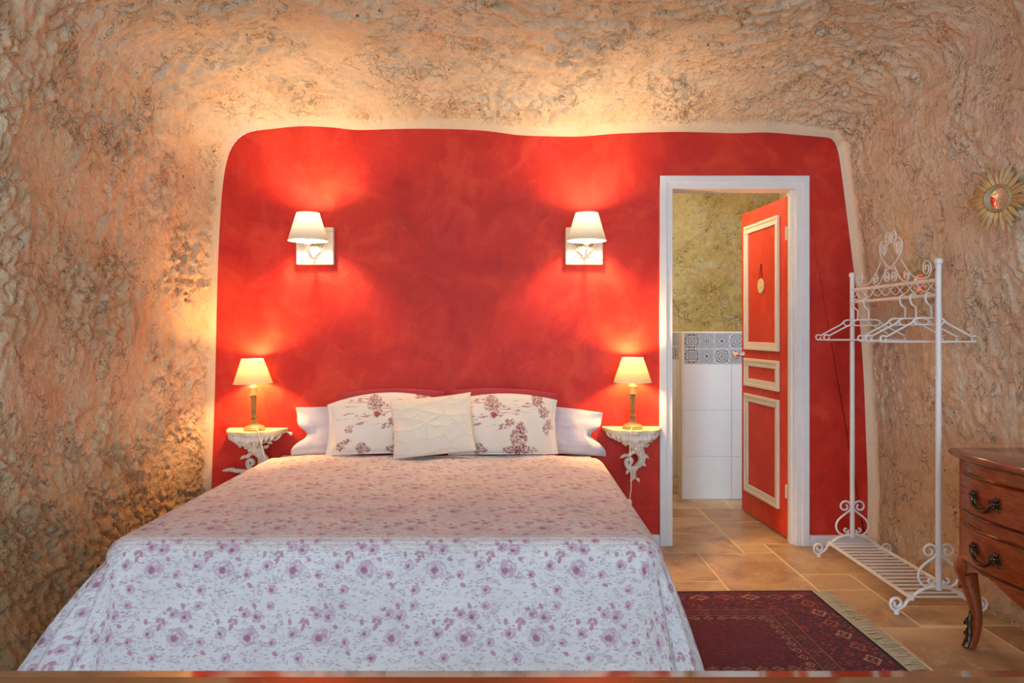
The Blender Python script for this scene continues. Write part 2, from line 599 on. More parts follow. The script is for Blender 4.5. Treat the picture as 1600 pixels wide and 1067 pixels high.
def mat_toile(name):
    m = NT(name, 0.85, 0.2)
    uv = m.tc('UV')           # metres on the pillow face, origin bottom centre
    P = m.vm('ADD', uv, m.vm('SCALE', m.vm('SUBTRACT', m.noise(uv, 32, 4, col=True), (0.5, 0.5, 0.5)), scale=0.055))
    c = m.mix(m.mr(m.noise(uv, 4, 2), 0.35, 0.65), lin(234, 222, 206), lin(242, 230, 214))
    ink = lin(150, 66, 74)
    ink2 = lin(176, 96, 96)
    dots = m.mr(m.vor(uv, 85), 0.52, 0.30)
    scr = m.mr(m.m('ABSOLUTE', m.m('SUBTRACT', m.noise(uv, 55, 3, 0.65, 1.0), 0.5)), 0.07, 0.03)
    tex = m.m('MAXIMUM', dots, scr)
    lin_h = m.mr(m.m('ABSOLUTE', m.m('SUBTRACT', m.noise(m.mapping(uv, scale=(7, 50, 1)), 1, 2, 0.5), 0.5)), 0.05, 0.02)

    def ell(x, y, a, b, ang=0.0):
        q = m.vm('SUBTRACT', P, (x, y, 0))
        rt = m.n('ShaderNodeVectorRotate', rotation_type='Z_AXIS')
        m.put(rt.inputs['Vector'], m.vm('MULTIPLY', q, (1, 1, 0)))
        rt.inputs['Angle'].default_value = -ang
        return m.mr(m.vm('LENGTH', m.vm('MULTIPLY', rt.outputs[0], (1 / a, 1 / b, 0))), 1.05, 0.85)
    c0 = c
    for (x, y, a, b, an) in [(0.085, 0.075, .045, .075, 0), (0.10, 0.125, .03, .05, .3), (0.09, 0.02, .10, .022, 0), (-0.13, 0.03, .04, .03, 0),
                             (-0.23, 0.05, .05, .022, .5), (0.02, 0.155, .055, .02, .5), (-0.06, 0.275, .045, .05, 0), (0.19, 0.30, .035, .06, 0),
                             (-0.20, 0.13, .03, .018, .4), (0.24, 0.14, .025, .045, -.2), (-0.04, 0.215, .028, .018, .3), (0.22, 0.22, .03, .04, .2)]:
        c = m.mix(m.m('MULTIPLY', m.m('MULTIPLY', ell(x, y, a, b, an), tex), 0.85), c, ink)
    for (x, y, a, b, an) in [(-0.07, 0.205, .10, .016, .12), (-0.15, 0.285, .10, .028, .4), (0.05, 0.235, .10, .02, -.15), (-0.10, 0.16, .07, .012, .1),
                             (0.12, 0.265, .07, .018, -.3), (-0.22, 0.20, .05, .014, .2)]:
        c = m.mix(m.m('MULTIPLY', m.m('MULTIPLY', ell(x, y, a, b, an), lin_h), 0.8), c, ink2)
    c = m.mix(m.m('MULTIPLY', ell(-0.045, 0.205, .012, .018, 0), 0.8), c, lin(170, 50, 60))
    m.set(Base_Color=c, Normal=m.bump(m.noise(uv, 12, 4), 0.25, 0.02))
    return m.mat


def mat_cloth(name, col, bump=0.3, bs=10, rough=0.85, fine=400):
    m = NT(name, rough, 0.2)
    P = m.tc()
    f = m.noise(P, 6, 4)
    m.set(Base_Color=m.mix(f, tuple(c * 0.93 for c in col[:3]) + (1,), col),
          Normal=m.bump(m.m('ADD', m.noise(P, bs, 4, 0.6, 0.6), m.m('MULTIPLY', m.noise(P, fine, 2), 0.06)), bump, 0.02))
    m.p.inputs['Sheen Weight'].default_value = 0.2
    return m.mat


def mat_quilt(name, col):
    m = NT(name, 0.85, 0.2)
    uv = m.tc('UV')
    u2 = m.vm('ADD', uv, m.vm('SCALE', m.noise(uv, 10, 3, col=True), scale=0.05))
    v = m.vor(m.mapping(u2, scale=(9, 16, 1)), 1.0, 'DISTANCE_TO_EDGE')
    m.set(Base_Color=m.mix(m.noise(uv, 8, 3), tuple(c * 0.93 for c in col[:3]) + (1,), col),
          Normal=m.bump(m.m('POWER', m.mr(v, 0.0, 0.35), 0.5), 0.55, 0.010))
    return m.mat


def mat_shade(name, col, tl):
    m = NT(name)
    m.t.nodes.remove(m.p)
    d = m.n('ShaderNodeBsdfDiffuse')
    t = m.n('ShaderNodeBsdfTranslucent')
    P = m.tc()
    wv = m.noise(m.mapping(P, scale=(1, 1, 12)), 60, 2)
    m.put(d.inputs[0], m.mix(wv, tuple(c * 0.94 for c in col[:3]) + (1,), col))
    t.inputs[0].default_value = tl
    mx = m.n('ShaderNodeMixShader')
    mx.inputs[0].default_value = 0.42
    m.t.links.new(d.outputs[0], mx.inputs[1])
    m.t.links.new(t.outputs[0], mx.inputs[2])
    m.t.links.new(mx.outputs[0], m.out.inputs[0])
    return m.mat


def mat_bulb(name, col, strength):
    m = NT(name)
    m.p.inputs['Emission Color'].default_value = col
    m.p.inputs['Emission Strength'].default_value = strength
    f = m.noise(m.tc(), 5, 1)
    m.set(Base_Color=m.mix(f, (0.9, 0.9, 0.85, 1), (0.8, 0.8, 0.75, 1)))
    return m.mat


def mat_wood(name, a, b, rough=0.3, coat=0.4, scale=1.0, axis=(1, 14, 14)):
    m = NT(name, rough, 0.5)
    P = m.mapping(m.tc(), scale=axis)
    g = m.noise(P, 6 * scale, 6, 0.6, 0.8)
    g2 = m.noise(m.tc(), 4, 3)
    c = m.ramp(g, [(0.3, a), (0.7, b)])
    c = m.mix(m.mr(g2, 0.45, 0.7, 0, 0.35), c, a)
    m.set(Base_Color=c)
    m.p.inputs['Coat Weight'].default_value = coat
    m.p.inputs['Coat Roughness'].default_value = 0.12
    return m.mat


def mat_rug(name, hx, hy):
    """Afghan style rug, object coords centred on the rug; nested borders"""
    m = NT(name, 0.95, 0.1)
    P = m.tc()
    s = m.sep(P)
    X, Y = s[0], s[1]
    dx = m.m('SUBTRACT', hx, m.m('ABSOLUTE', X))
    dy = m.m('SUBTRACT', hy, m.m('ABSOLUTE', Y))
    d = m.m('MINIMUM', dx, dy)                  # distance in from the edge
    along = m.m('ADD', m.m('MULTIPLY', m.m('LESS_THAN', dx, dy), Y), m.m('MULTIPLY', m.m('GREATER_THAN', dx, dy), X))
    black = lin(34, 12, 18)
    maroon = lin(92, 18, 32)
    red = lin(140, 34, 42)
    orange = lin(172, 88, 54)
    beige = lin(196, 150, 108)
    navy = lin(42, 34, 44)

    def band(a, b):
        return m.m('MULTIPLY', m.m('GREATER_THAN', d, a), m.m('LESS_THAN', d, b))
    c = m.mix(m.mr(m.noise(P, 30, 3), 0.35, 0.65), lin(74, 12, 30), lin(104, 20, 40))
    # speckle of small knots everywhere
    vv = m.vor(P, 95, out='Color')
    vs = m.sep(vv)
    c = m.mix(m.m('MULTIPLY', m.m('GREATER_THAN', vs[0], 0.86), 0.55), c, orange)
    c = m.mix(m.m('MULTIPLY', m.m('GREATER_THAN', vs[1], 0.84), 0.7), c, navy)

    def motif(c, d0, wd, per, colA, colB, seed):
        """hooked diamonds of width per along a band centred at d0"""
        k = m.m('FLOOR', m.m('DIVIDE', along, per))
        u = m.m('SUBTRACT', m.m('FRACT', m.m('DIVIDE', along, per)), 0.5)
        v = m.m('DIVIDE', m.m('SUBTRACT', d, d0), wd)
        r = m.m('ADD', m.m('ABSOLUTE', u), m.m('ABSOLUTE', v))
        tri = m.m('ABSOLUTE', m.m('SUBTRACT', m.m('FRACT', m.m('MULTIPLY', r, 3.0)), 0.5))
        on = m.m('MULTIPLY', m.m('GREATER_THAN', tri, 0.29), m.m('LESS_THAN', r, 0.55))
        hook = m.m('GREATER_THAN', m.m('SINE', m.m('MULTIPLY', m.m('ADD', m.m('MULTIPLY', m.m('ABSOLUTE', u), 40.0), m.m('MULTIPLY', v, 22.0)), 1.0)), 0.1)
        on = m.m('MULTIPLY', on, m.m('ADD', 0.35, m.m('MULTIPLY', hook, 0.65)))
        alt = m.m('GREATER_THAN', m.m('FRACT', m.m('MULTIPLY', m.m('ADD', k, seed), 0.5)), 0.25)
        col = m.mix(alt, colA, colB)
        return m.mix(m.m('MULTIPLY', on, 0.85), c, col)

    def stripe(c, a, b, col, amt=1.0):
        return m.mix(m.m('MULTIPLY', band(a, b), amt), c, col)
    c1 = motif(c, 0.085, 0.09, 0.118, beige, orange, 0.0)
    c = m.mix(band(0.045, 0.125), c, c1)
    c2 = motif(c, 0.15, 0.045, 0.042, red, maroon, 1.0)
    c = m.mix(band(0.128, 0.172), c, c2)
    c3 = motif(c, 0.205, 0.05, 0.055, red, navy, 0.0)
    c = m.mix(band(0.178, 0.232), c, c3)
    c = stripe(c, 0.24, 0.30, lin(74, 40, 42), 0.5)
    c4 = motif(c, 0.27, 0.06, 0.065, orange, red, 0.0)
    c = m.mix(band(0.24, 0.30), c, m.mix(0.7, c, c4))
    c5 = motif(c, 0.335, 0.05, 0.06, beige, beige, 0.0)
    c = m.mix(band(0.312, 0.358), c, m.mix(0.8, c, c5))
    fld = m.m('GREATER_THAN', d, 0.362)
    c = m.mix(m.m('MULTIPLY', fld, 0.7), c, m.mix(m.noise(P, 60, 2), lin(76, 8, 22), lin(112, 20, 38)))
    for a in (0.042, 0.126, 0.175, 0.308, 0.360):
        c = stripe(c, a, a + 0.004, navy, 0.8)
    for a in (0.235, 0.304):
        c = stripe(c, a, a + 0.004, lin(170, 96, 62), 0.8)
    c = stripe(c, -1.0, 0.016, black)
    h = m.vor(P, 170)
    m.set(Base_Color=c, Normal=m.bump(h, 0.5, 0.006))
    m.p.inputs['Sheen Weight'].default_value = 0.1
    return m.mat


def mat_pattern_tile(name, k):
    m = NT(name, 0.22, 0.5)
    uv = m.tc('UV')
    s = m.sep(m.vm('SUBTRACT', uv, (0.5, 0.5, 0)))
    x, y = m.m('ABSOLUTE', s[0]), m.m('ABSOLUTE', s[1])
    r = m.m('SQRT', m.m('ADD', m.m('MULTIPLY', x, x), m.m('MULTIPLY', y, y)))
    th = m.m('ARCTAN2', s[1], s[0])
    rx, ry = m.m('SUBTRACT', 0.5, x), m.m('SUBTRACT', 0.5, y)
    rc = m.m('SQRT', m.m('ADD', m.m('MULTIPLY', rx, rx), m.m('MULTIPLY', ry, ry)))
    if k == 0:      # four-petal flower
        petal = m.m('MULTIPLY', 0.42, m.m('ABSOLUTE', m.m('SINE', m.m('MULTIPLY', th, 2.0))))
        f = m.m('SINE', m.m('MULTIPLY', m.m('SUBTRACT', m.m('ADD', petal, 0.08), r), 34.0))
    elif k == 1:    # rings and corner fans
        f = m.m('SINE', m.m('ADD', m.m('MULTIPLY', r, 46.0), m.m('MULTIPLY', m.m('COSINE', m.m('MULTIPLY', th, 8.0)), 1.3)))
    elif k == 2:    # scrolls
        f = m.m('SINE', m.m('ADD', m.m('MULTIPLY', rc, 40.0), m.m('MULTIPLY', m.m('COSINE', m.m('MULTIPLY', th, 12.0)), 1.7)))
    elif k == 3:    # lattice of diamonds
        f = m.m('MULTIPLY', m.m('SINE', m.m('MULTIPLY', m.m('ADD', x, y), 32.0)), m.m('COSINE', m.m('MULTIPLY', m.m('SUBTRACT', x, y), 26.0)))
    else:           # star
        f = m.m('SINE', m.m('ADD', m.m('MULTIPLY', m.m('MULTIPLY', x, y), 230.0), m.m('MULTIPLY', r, 22.0)))
    frame = m.m('GREATER_THAN', m.m('MAXIMUM', x, y), 0.465)
    on = m.m('MULTIPLY', m.mr(f, -0.1, 0.15), m.m('SUBTRACT', 1.0, frame))
    ink = lin(50, 60, 78) if k != 0 else lin(46, 50, 58)
    c = m.mix(m.m('MULTIPLY', on, 0.9), lin(212, 214, 212), ink)
    m.set(Base_Color=c)
    return m.mat


ROCK_L = mat_rock('rock_left', lin(242, 214, 178), lin(228, 194, 154), lin(222, 162, 110), lin(212, 200, 180), lin(140, 102, 56), 'left')
ROCK_C = mat_rock('rock_ceiling', lin(232, 210, 180), lin(218, 192, 160), lin(216, 166, 120), lin(196, 190, 178), lin(140, 100, 56), 'ceil')
ROCK_R = mat_rock('rock_right', lin(244, 224, 196), lin(234, 208, 176), lin(226, 178, 132), lin(216, 202, 186), lin(198, 152, 100), 'right')
ROCK_B = mat_rock('rock_bath', lin(228, 212, 160), lin(204, 180, 114), lin(184, 146, 78), lin(214, 206, 178), lin(150, 110, 60), 'bath')
RED = mat_red_paint('red_limewash')
RED_DOOR = mat_red_paint('red_door_paint', 0.6, ((208, 50, 30), (224, 68, 42), (234, 90, 58)))
WHITE = plain('white_gloss_paint', lin(232, 230, 228), 0.38, 0.03)
IVORY = plain('ivory_paint', lin(238, 226, 206), 0.45, 0.04, bump=0.1)
SKIRT = plain('white_skirting_paint', lin(232, 232, 234), 0.5, 0.04)
TRAV = mat_stone_tile('travertine')
GROUT = plain('grout', lin(226, 200, 160), 0.9, 0.06, 30, 0.3)
TILEW = plain('white_wall_tile', lin(232, 232, 228), 0.25, 0.02)
GROUTW = plain('pale_grout', lin(214, 206, 186), 0.8, 0.04)
PATT = [mat_pattern_tile('cement_tile_%s' % n, i) for i, n in enumerate(('flower', 'rings', 'scroll', 'diamond', 'star'))]
METAL_W = plain('white_enamel_metal', lin(236, 230, 226), 0.3, 0.03, spec=0.6)
PLASTER_W = plain('chipped_white_carving', lin(232, 222, 206), 0.55, 0.16, 30, 0.5, 90)
CARVED = plain('grey_washed_carving', lin(168, 156, 138), 0.6, 0.25, 40, 0.5, 120)
SHELF_TOP = plain('cream_shelf_paint', lin(236, 222, 180), 0.45, 0.06)
LAMPWOOD = plain('antique_cream_wood', lin(200, 176, 112), 0.45, 0.3, 22, 0.2, 80)
LAMPGOLD = plain('worn_gilt_wood', lin(142, 112, 58), 0.45, 0.35, 40, 0.3, 90)
SHADE_S = mat_shade('sconce_shade_fabric', (0.80, 0.75, 0.64, 1), (0.034, 0.033, 0.030, 1))
SHADE_T = mat_shade('table_shade_fabric', (0.80, 0.70, 0.46, 1), (0.054, 0.045, 0.025, 1))
BULB_S = mat_bulb('sconce_bulb', (1.0, 0.74, 0.44, 1), P_SCONCE)
BULB_T = mat_bulb('table_bulb', (1.0, 0.55, 0.20, 1), P_TABLE)
CORD = plain('white_cord', lin(236, 226, 210), 0.5, 0.02)
FLORAL = mat_floral('rose_print_quilt')
TOILE = mat_toile('toile_print_cotton')
LINEN_W = mat_cloth('white_linen', lin(196, 198, 214), 0.35, 9)
LINEN_R = mat_cloth('rose_red_cotton', lin(176, 62, 72), 0.3, 9)
QUILT_C = mat_quilt('cream_quilted_cotton', lin(236, 224, 206))
MATT = mat_cloth('mattress_ticking', lin(222, 220, 214), 0.1, 20)
BASEWOOD = mat_wood('bed_base_wood', lin(90, 62, 38), lin(120, 84, 52), 0.6, 0.0)
CHERRY = mat_wood('cherry_veneer', lin(118, 46, 14), lin(164, 74, 26), 0.26, 0.5, 1.0, (14, 1.5, 14))
CHERRY_TOP = mat_wood('cherry_top', lin(112, 54, 34), lin(146, 78, 52), 0.22, 0.6, 1.0, (14, 1.5, 14))
CHERRY_DK = mat_wood('cherry_moulding', lin(60, 20, 6), lin(92, 34, 12), 0.25, 0.5, 1.0, (14, 1.5, 14))
BRONZE = plain('dark_bronze', lin(78, 64, 50), 0.32, 0.35, 60, 0.3, 150, metal=0.9)
SUNWOOD = plain('straw_gilt_wood', lin(206, 160, 104), 0.5, 0.22, 20, 0.25, 100)
SUNRING = plain('grey_gilt_ring', lin(176, 148, 106), 0.4, 0.15, 20)
TABLEWOOD = mat_wood('lacquered_table_wood', lin(104, 62, 22), lin(136, 86, 36), 0.06, 1.0, 1.0, (1.2, 12, 12))
FRINGE = mat_cloth('cotton_fringe', lin(206, 190, 156), 0.3, 40)
mm = NT('mirror_glass', 0.03)
mm.p.inputs['Metallic'].default_value = 1.0
mm.set(Base_Color=mm.mix(mm.noise(mm.tc(), 3, 1), (0.88, 0.9, 0.9, 1), (0.92, 0.93, 0.93, 1)))
MIRROR = mm.mat
PLAQUE = plain('cream_ceramic', lin(232, 208, 150), 0.4, 0.14, 60, 0.3, 120)
STRING = plain('dark_red_string', lin(110, 20, 16), 0.7, 0.1)
DARKMETAL = plain('dark_lock_metal', lin(96, 34, 28), 0.4, 0.1, metal=0.5)

kn = NT('painted_porcelain', 0.15)
kv = kn.noise(kn.tc(), 45, 2)
kn.set(Base_Color=kn.mix(kn.mr(kv, 0.50, 0.54), lin(228, 222, 210), lin(190, 44, 52)))
PORCELAIN = kn.mat

# ------------------------------------------------------------------ the cave: walls and ceiling
OUT_PX = [(325, 868), (325, 852), (326, 815), (330, 765), (333, 690), (336, 600), (338, 510), (340, 430), (343, 360), (347, 300), (352, 262), (360, 234), (375, 214),
          (395, 205), (420, 202), (470, 197), (520, 199), (560, 203), (640, 201), (720, 202), (765, 205), (810, 211), (860, 213), (910, 213),
          (960, 209), (1010, 207), (1060, 206), (1110, 207), (1150, 208), (1200, 207), (1250, 211), (1285, 214), (1298, 216), (1306, 226), (1312, 250),
          (1320, 310), (1330, 390), (1342, 490), (1349, 580), (1353, 680), (1356, 770), (1354, 852), (1354, 868)]
outline = catmull([(W(x, y)[0], W(x, y)[2]) for x, y in OUT_PX], 10)


def resample(pts, step):
    P = np.array(pts)
    d = np.r_[0, np.cumsum(np.linalg.norm(np.diff(P, axis=0), axis=1))]
    n = max(2, int(round(d[-1] / step)))
    t = np.linspace(0, d[-1], n + 1)
    return np.c_[np.interp(t, d, P[:, 0]), np.interp(t, d, P[:, 1])], t


OL, ARC = resample(outline, 0.0078)
T = np.gradient(OL, axis=0)
k = 55                                    # smooth the outward direction so the vault has no kinks
ker = np.hanning(2 * k + 1); ker /= ker.sum()
Tp = np.pad(T, ((k, k), (0, 0)), mode='edge')
Ts = np.c_[np.convolve(Tp[:, 0], ker, 'valid'), np.convolve(Tp[:, 1], ker, 'valid')]
Ts /= np.linalg.norm(Ts, axis=1)[:, None]
NRM = np.c_[-Ts[:, 1], Ts[:, 0]]          # outward: left of travel
flat_ = 1 - sst(0.15, 0.6, OL[:, 1])      # walls meet the floor square
sgn_ = np.sign(NRM[:, 0])
NRM[:, 1] *= (1 - flat_)
NRM /= np.linalg.norm(NRM, axis=1)[:, None]
D = np.r_[np.arange(0, 0.30, 0.0065), np.arange(0.30, 1.9, 0.0082), np.arange(1.9, 2.6, 0.03), np.arange(2.6, 5.95, 0.12)]


def fil(d, a, R):
    t = np.clip(d / R, 0, 1)
    return a * np.sqrt(np.clip(1 - (1 - t) ** 2, 0, 1))


def surface():
    nS, nD = len(OL), len(D)
    s = np.repeat(ARC[:, None], nD, 1)
    d = np.repeat(D[None, :], nS, 0)
    wl = np.clip(-NRM[:, 0], 0, 1) ** 2
    wr = np.clip(NRM[:, 0], 0, 1) ** 2
    wt = np.clip(NRM[:, 1], 0, 1) ** 2
    tot = wl + wr + wt
    wl, wr, wt = wl / tot, wr / tot, wt / tot
    oL = fil(D, 0.030, 0.03) + 0.105 * (1 - np.exp(-D / 0.22)) + 0.045 * D
    oT = fil(D, 0.035, 0.03) + 0.225 * (1 - np.exp(-D / 0.40)) + 0.03 * D
    oR = fil(D, 0.042, 0.04) + 0.020 * D
    off = wl[:, None] * oL + wt[:, None] * oT + wr[:, None] * oR
    talus = 0.20 * np.clip(1 - OL[:, 1] / 0.75, 0, 1.1) ** 1.5 * wl
    off = off - talus[:, None] * sst(0.2, 1.2, D)[None, :]
    # ---- relief
    B3 = np.c_[(OL[:, 0][:, None] + NRM[:, 0][:, None] * off).ravel(), (YW - d).ravel(), (OL[:, 1][:, None] + NRM[:, 1][:, None] * off).ravel()]
    q = np.c_[s.ravel(), d.ravel(), np.zeros(s.size)]
    wv = np.c_[pn(B3 * 8 + 11), pn(B3 * 8 + 37), pn(B3 * 8 + 71)] * 0.030 + np.c_[pn(B3 * 2.3 + 5), pn(B3 * 2.3 + 25), pn(B3 * 2.3 + 55)] * 0.07
    C3 = B3 + wv
    C3[:, 1] += 0.22 * C3[:, 2] * np.clip(1.6 - B3[:, 2], -0.6, 1)       # pick strokes lean
    n1 = pn(C3 / np.array([0.100, 0.062, 0.100]) + 3.3)
    n2 = pn(C3 / np.array([0.046, 0.030, 0.046]) + 15.3)
    n3 = pn(C3 / np.array([0.022, 0.017, 0.022]) + 29.1)
    n4 = pn(C3 / np.array([0.036, 0.022, 0.036]) + 49.1)
    a, b = q[:, 0], q[:, 1]
    nb = pn(np.c_[a / 0.42, b / 0.34, q[:, 2] + 2.7])
    sc = 1 - np.abs(n1) * 1.6                       # crests
    flake = np.clip((n1 + 0.35 * n2) * 8.0, -1, 1) + 0.6 * np.clip((n2 + 0.3 * n3 - 0.15) * 6.0, -1, 1) - 1.3 * np.clip((n4 - 0.38) * 5, 0, 1)  # small ledges like pick marks
    amp_var = 0.25 + 1.25 * np.clip(0.5 + 1.3 * pn(np.c_[a / 0.42, b / 0.36, q[:, 2] + 31]), 0, 1)
    wlm = np.repeat(wl[:, None], nD, 1).ravel(); wrm = np.repeat(wr[:, None], nD, 1).ravel(); wtm = np.repeat(wt[:, None], nD, 1).ravel()
    h = (0.0050 * flake + 0.003 * sc + 0.0035 * n2 + 0.0024 * n3) * amp_var
    low = np.clip((0.9 - q[:, 0]) / 0.6, 0, 1) * wlm    # rougher broken stone low on the left
    h = h * (wlm * 1.15 + wtm * 1.25 + wrm * 0.62) + low * (0.010 * np.abs(pn(np.c_[a / 0.055, b / 0.05, q[:, 2] + 15])) * 2 - 0.004 + 0.006 * n3)
    dd = q[:, 1]
    marg = wlm * sst(0.0, 0.035, dd) + wtm * sst(0.0, 0.05, dd) + wrm * sst(0.03, 0.06, dd)
    # smooth round the sun mirror and the trowelled patches on the left
    big = (0.035 * nb) * sst(0.05, 0.6, dd) * (1 - 0.6 * wrm)
    xx = h * marg
    tot = off.ravel() - xx + big
    Pm = np.empty((nS, nD, 3))
    tot = tot.reshape(nS, nD)
    Pm[:, :, 0] = OL[:, 0][:, None] + NRM[:, 0][:, None] * tot
    Pm[:, :, 1] = YW - d
    Pm[:, :, 2] = OL[:, 1][:, None] + NRM[:, 1][:, None] * tot
    return Pm, marg.reshape(nS, nD)


SURF, MARG = surface()


def cave_part(name, i0, i1, mat):
    g = SURF[i0:i1 + 1]
    nS, nD = g.shape[:2]
    idx = np.arange(nS * nD).reshape(nS, nD)
    f = np.stack([idx[:-1, :-1], idx[:-1, 1:], idx[1:, 1:], idx[1:, :-1]], -1).reshape(-1, 4)
    me = bpy.data.meshes.new(name)
    me.vertices.add(nS * nD)
    me.vertices.foreach_set('co', g.reshape(-1).astype(np.float32))
    me.loops.add(f.size)
    me.loops.foreach_set('vertex_index', f.ravel().astype(np.int32))
    me.polygons.add(len(f))
    me.polygons.foreach_set('loop_start', np.arange(0, f.size, 4, dtype=np.int32))
    me.update(calc_edges=True)
    at = me.attributes.new('rough_amount', 'FLOAT', 'POINT')
    at.data.foreach_set('value', MARG[i0:i1 + 1].ravel().astype(np.float32))
    me.shade_smooth()
    return tag(obj(name, me, mat), kind='structure')


# split where the wall turns into the vault
iL = int(np.argmax(NRM[:, 1] > 0.6))
iR = len(NRM) - 1 - int(np.argmax(NRM[::-1, 1] > 0.6))
cave_part('wall_left', 0, iL, ROCK_L)
cave_part('ceiling', iL, iR, ROCK_C)
cave_part('wall_right', iR, len(OL) - 1, ROCK_R)

# ------------------------------------------------------------------ painted wall with the doorway
DX0, DX1, DZ = 0.926, 1.640, 2.062        # clear opening
OPX0, OPX1, OPZ = DX0 - 0.012, DX1 + 0.012, DZ + 0.012
ol2, _ = resample(outline, 0.03)
poly = [(p[0], p[1]) for p in ol2]
poly[0] = (poly[0][0], 0.0); poly[-1] = (poly[-1][0], 0.0)
poly = poly + [(OPX1, 0.0), (OPX1, OPZ), (OPX0, OPZ), (OPX0, 0.0)]
wb = MB().prism(poly, 'y', YW, YW + 0.10)
tag(wb.build('wall_back', RED, smooth=0), kind='structure')

# ------------------------------------------------------------------ floor of travertine slabs
fl = MB().box(-2.6, 3.0, -1.6, 6.6, -0.10, -0.0012).build('floor', GROUT, smooth=0)
tag(fl, kind='structure')
tiles = [(1.467, 2.30, 3.856, 4.40), (1.467, 1.722, 3.627, 3.856), (1.722, 2.30, 3.41, 3.856), (1.467, 1.722, 3.16, 3.627),
         (1.722, 2.30, 3.187, 3.41), (1.54, 1.972, 2.72, 3.16), (1.972, 2.30, 2.72, 3.187), (1.04, 1.54, 2.72, 3.16),
         (1.04, 1.467, 3.56, 4.22), (1.04, 1.467, 3.16, 3.56), (0.55, 1.04, 3.748, 4.22), (0.55, 1.04, 3.16, 3.748), (0.55, 1.04, 2.72, 3.16),
         (0.55, 0.86, 4.22, 4.52), (0.86, 1.30, 4.22, 4.62), (1.30, 1.467, 4.22, 4.40), (1.30, 1.72, 4.40, 4.92), (1.72, 2.30, 4.40, 4.80),
         (0.60, 0.86, 4.52, 4.98), (0.86, 1.30, 4.62, 5.02), (0.60, 1.05, 5.02, 5.45), (1.05, 1.30, 5.02, 5.28), (1.30, 1.72, 4.92, 5.28),
         (1.72, 2.30, 4.80, 5.28), (1.05, 1.55, 5.28, 5.72), (1.55, 2.30, 5.28, 5.72), (0.60, 1.05, 5.45, 5.95), (1.05, 1.60, 5.72, 6.10), (0.60, 1.05, 5.95, 6.44),
         (1.05, 1.60, 6.10, 6.44), (1.60, 2.30, 5.72, 6.44)]
random.seed(3)
# the rest of the room: regular courses of mixed widths
y = 2.72
while y > -1.4:
    hgt = random.choice((0.42, 0.5, 0.56))
    x = -2.3
    while x < 2.3:
        wd = random.choice((0.42, 0.56, 0.70))
        tiles.append((x, min(x + wd, 2.32), max(y - hgt, -1.5), y))
        x += wd
    y -= hgt
y = 2.72
while y < 4.34:
    x = -2.3
    hgt = 0.54
    while x < 0.54:
        wd = random.choice((0.42, 0.56, 0.70))
        tiles.append((x, min(x + wd, 0.55), y, min(y + hgt, 4.36)))
        x += wd
    y += hgt
random.seed(5)
for (x0, x1, y0, y1) in tiles:
    g = 0.0060
    if x1 - x0 < 0.05 or y1 - y0 < 0.05: continue
    zt = random.uniform(-0.0008, 0.0006)
    MB().box(x0 + g, x1 - g, y0 + g, y1 - g, -0.02, zt, 0.0012).build('floor_tile', TRAV, fl, smooth=0)

# ------------------------------------------------------------------ door frame, skirting
fr = thing('trim_1', '', '', (0, 0, 0))
del fr['label']; del fr['category']
fr['kind'] = 'structure'


def casing(x0, x1, z0, z1, vertical, outer):
    """architrave length with a stepped profile, projecting toward the room"""
    mb = MB()
    mb.box(x0, x1, YW - 0.016, YW + 0.0, z0, z1, 0.003)
    return mb


CW = 0.074
mb = MB()
for sx, xo, xi in ((-1, DX0 - CW, DX0), (1, DX1 + CW, DX1)):
    mb.box(min(xo, xi), max(xo, xi), YW - 0.015, YW + 0.004, 0, DZ + CW, 0.002)
    mb.box(min(xo, xo - sx * 0.040), max(xo, xo - sx * 0.040), YW - 0.024, YW - 0.010, 0, DZ + CW, 0.003)
    mb2 = MB()
    mb.build('side_casing', WHITE, fr); mb = MB()
mb.box(DX0 - CW, DX1 + CW, YW - 0.0152, YW + 0.004, DZ, DZ + CW, 0.002)
mb.box(DX0 - CW, DX1 + CW, YW - 0.0242, YW - 0.010, DZ + CW - 0.040, DZ + CW, 0.003)
mb.build('head_casing', WHITE, fr)
for x0, x1 in ((OPX0, DX0 + 0.004), (DX1 - 0.004, OPX1)):
    MB().box(x0, x1, YW, YW + 0.13, 0, DZ + 0.01, 0.002).build('jamb', WHITE, fr)
MB().box(OPX0, OPX1, YW, YW + 0.13, DZ, DZ + 0.012, 0.002).build('head_jamb', WHITE, fr)
MB().box(DX1 - 0.018, DX1, YW + 0.03, YW + 0.075, 0, DZ, 0.002).build('door_stop', WHITE, fr)
tag(MB().box(DX1 + CW + 0.001, 2.048, YW - 0.017, YW, 0, 0.062, 0.003).build('baseboard_right', SKIRT), kind='structure')
tag(MB().box(0.30, DX0 - CW - 0.001, YW - 0.017, YW, 0, 0.066, 0.003).build('baseboard_left', SKIRT), kind='structure')

# ------------------------------------------------------------------ the open door
HX, HYD = 1.632, YW + 0.108
door = thing('door_1', '', '', (HX, HYD, 0), (0, 0, math.radians(93.6)))
del door['label']; del door['category']
door['kind'] = 'structure'
# leaf in local coords: x from hinge 0..L, visible face at y = +0 (faces -X in the room), thickness to -y
L, TH, DH = 0.735, 0.038, 2.040
MB().box(0.004, L, -TH, 0, 0.012, DH, 0.002).build('leaf', RED_DOOR, door)


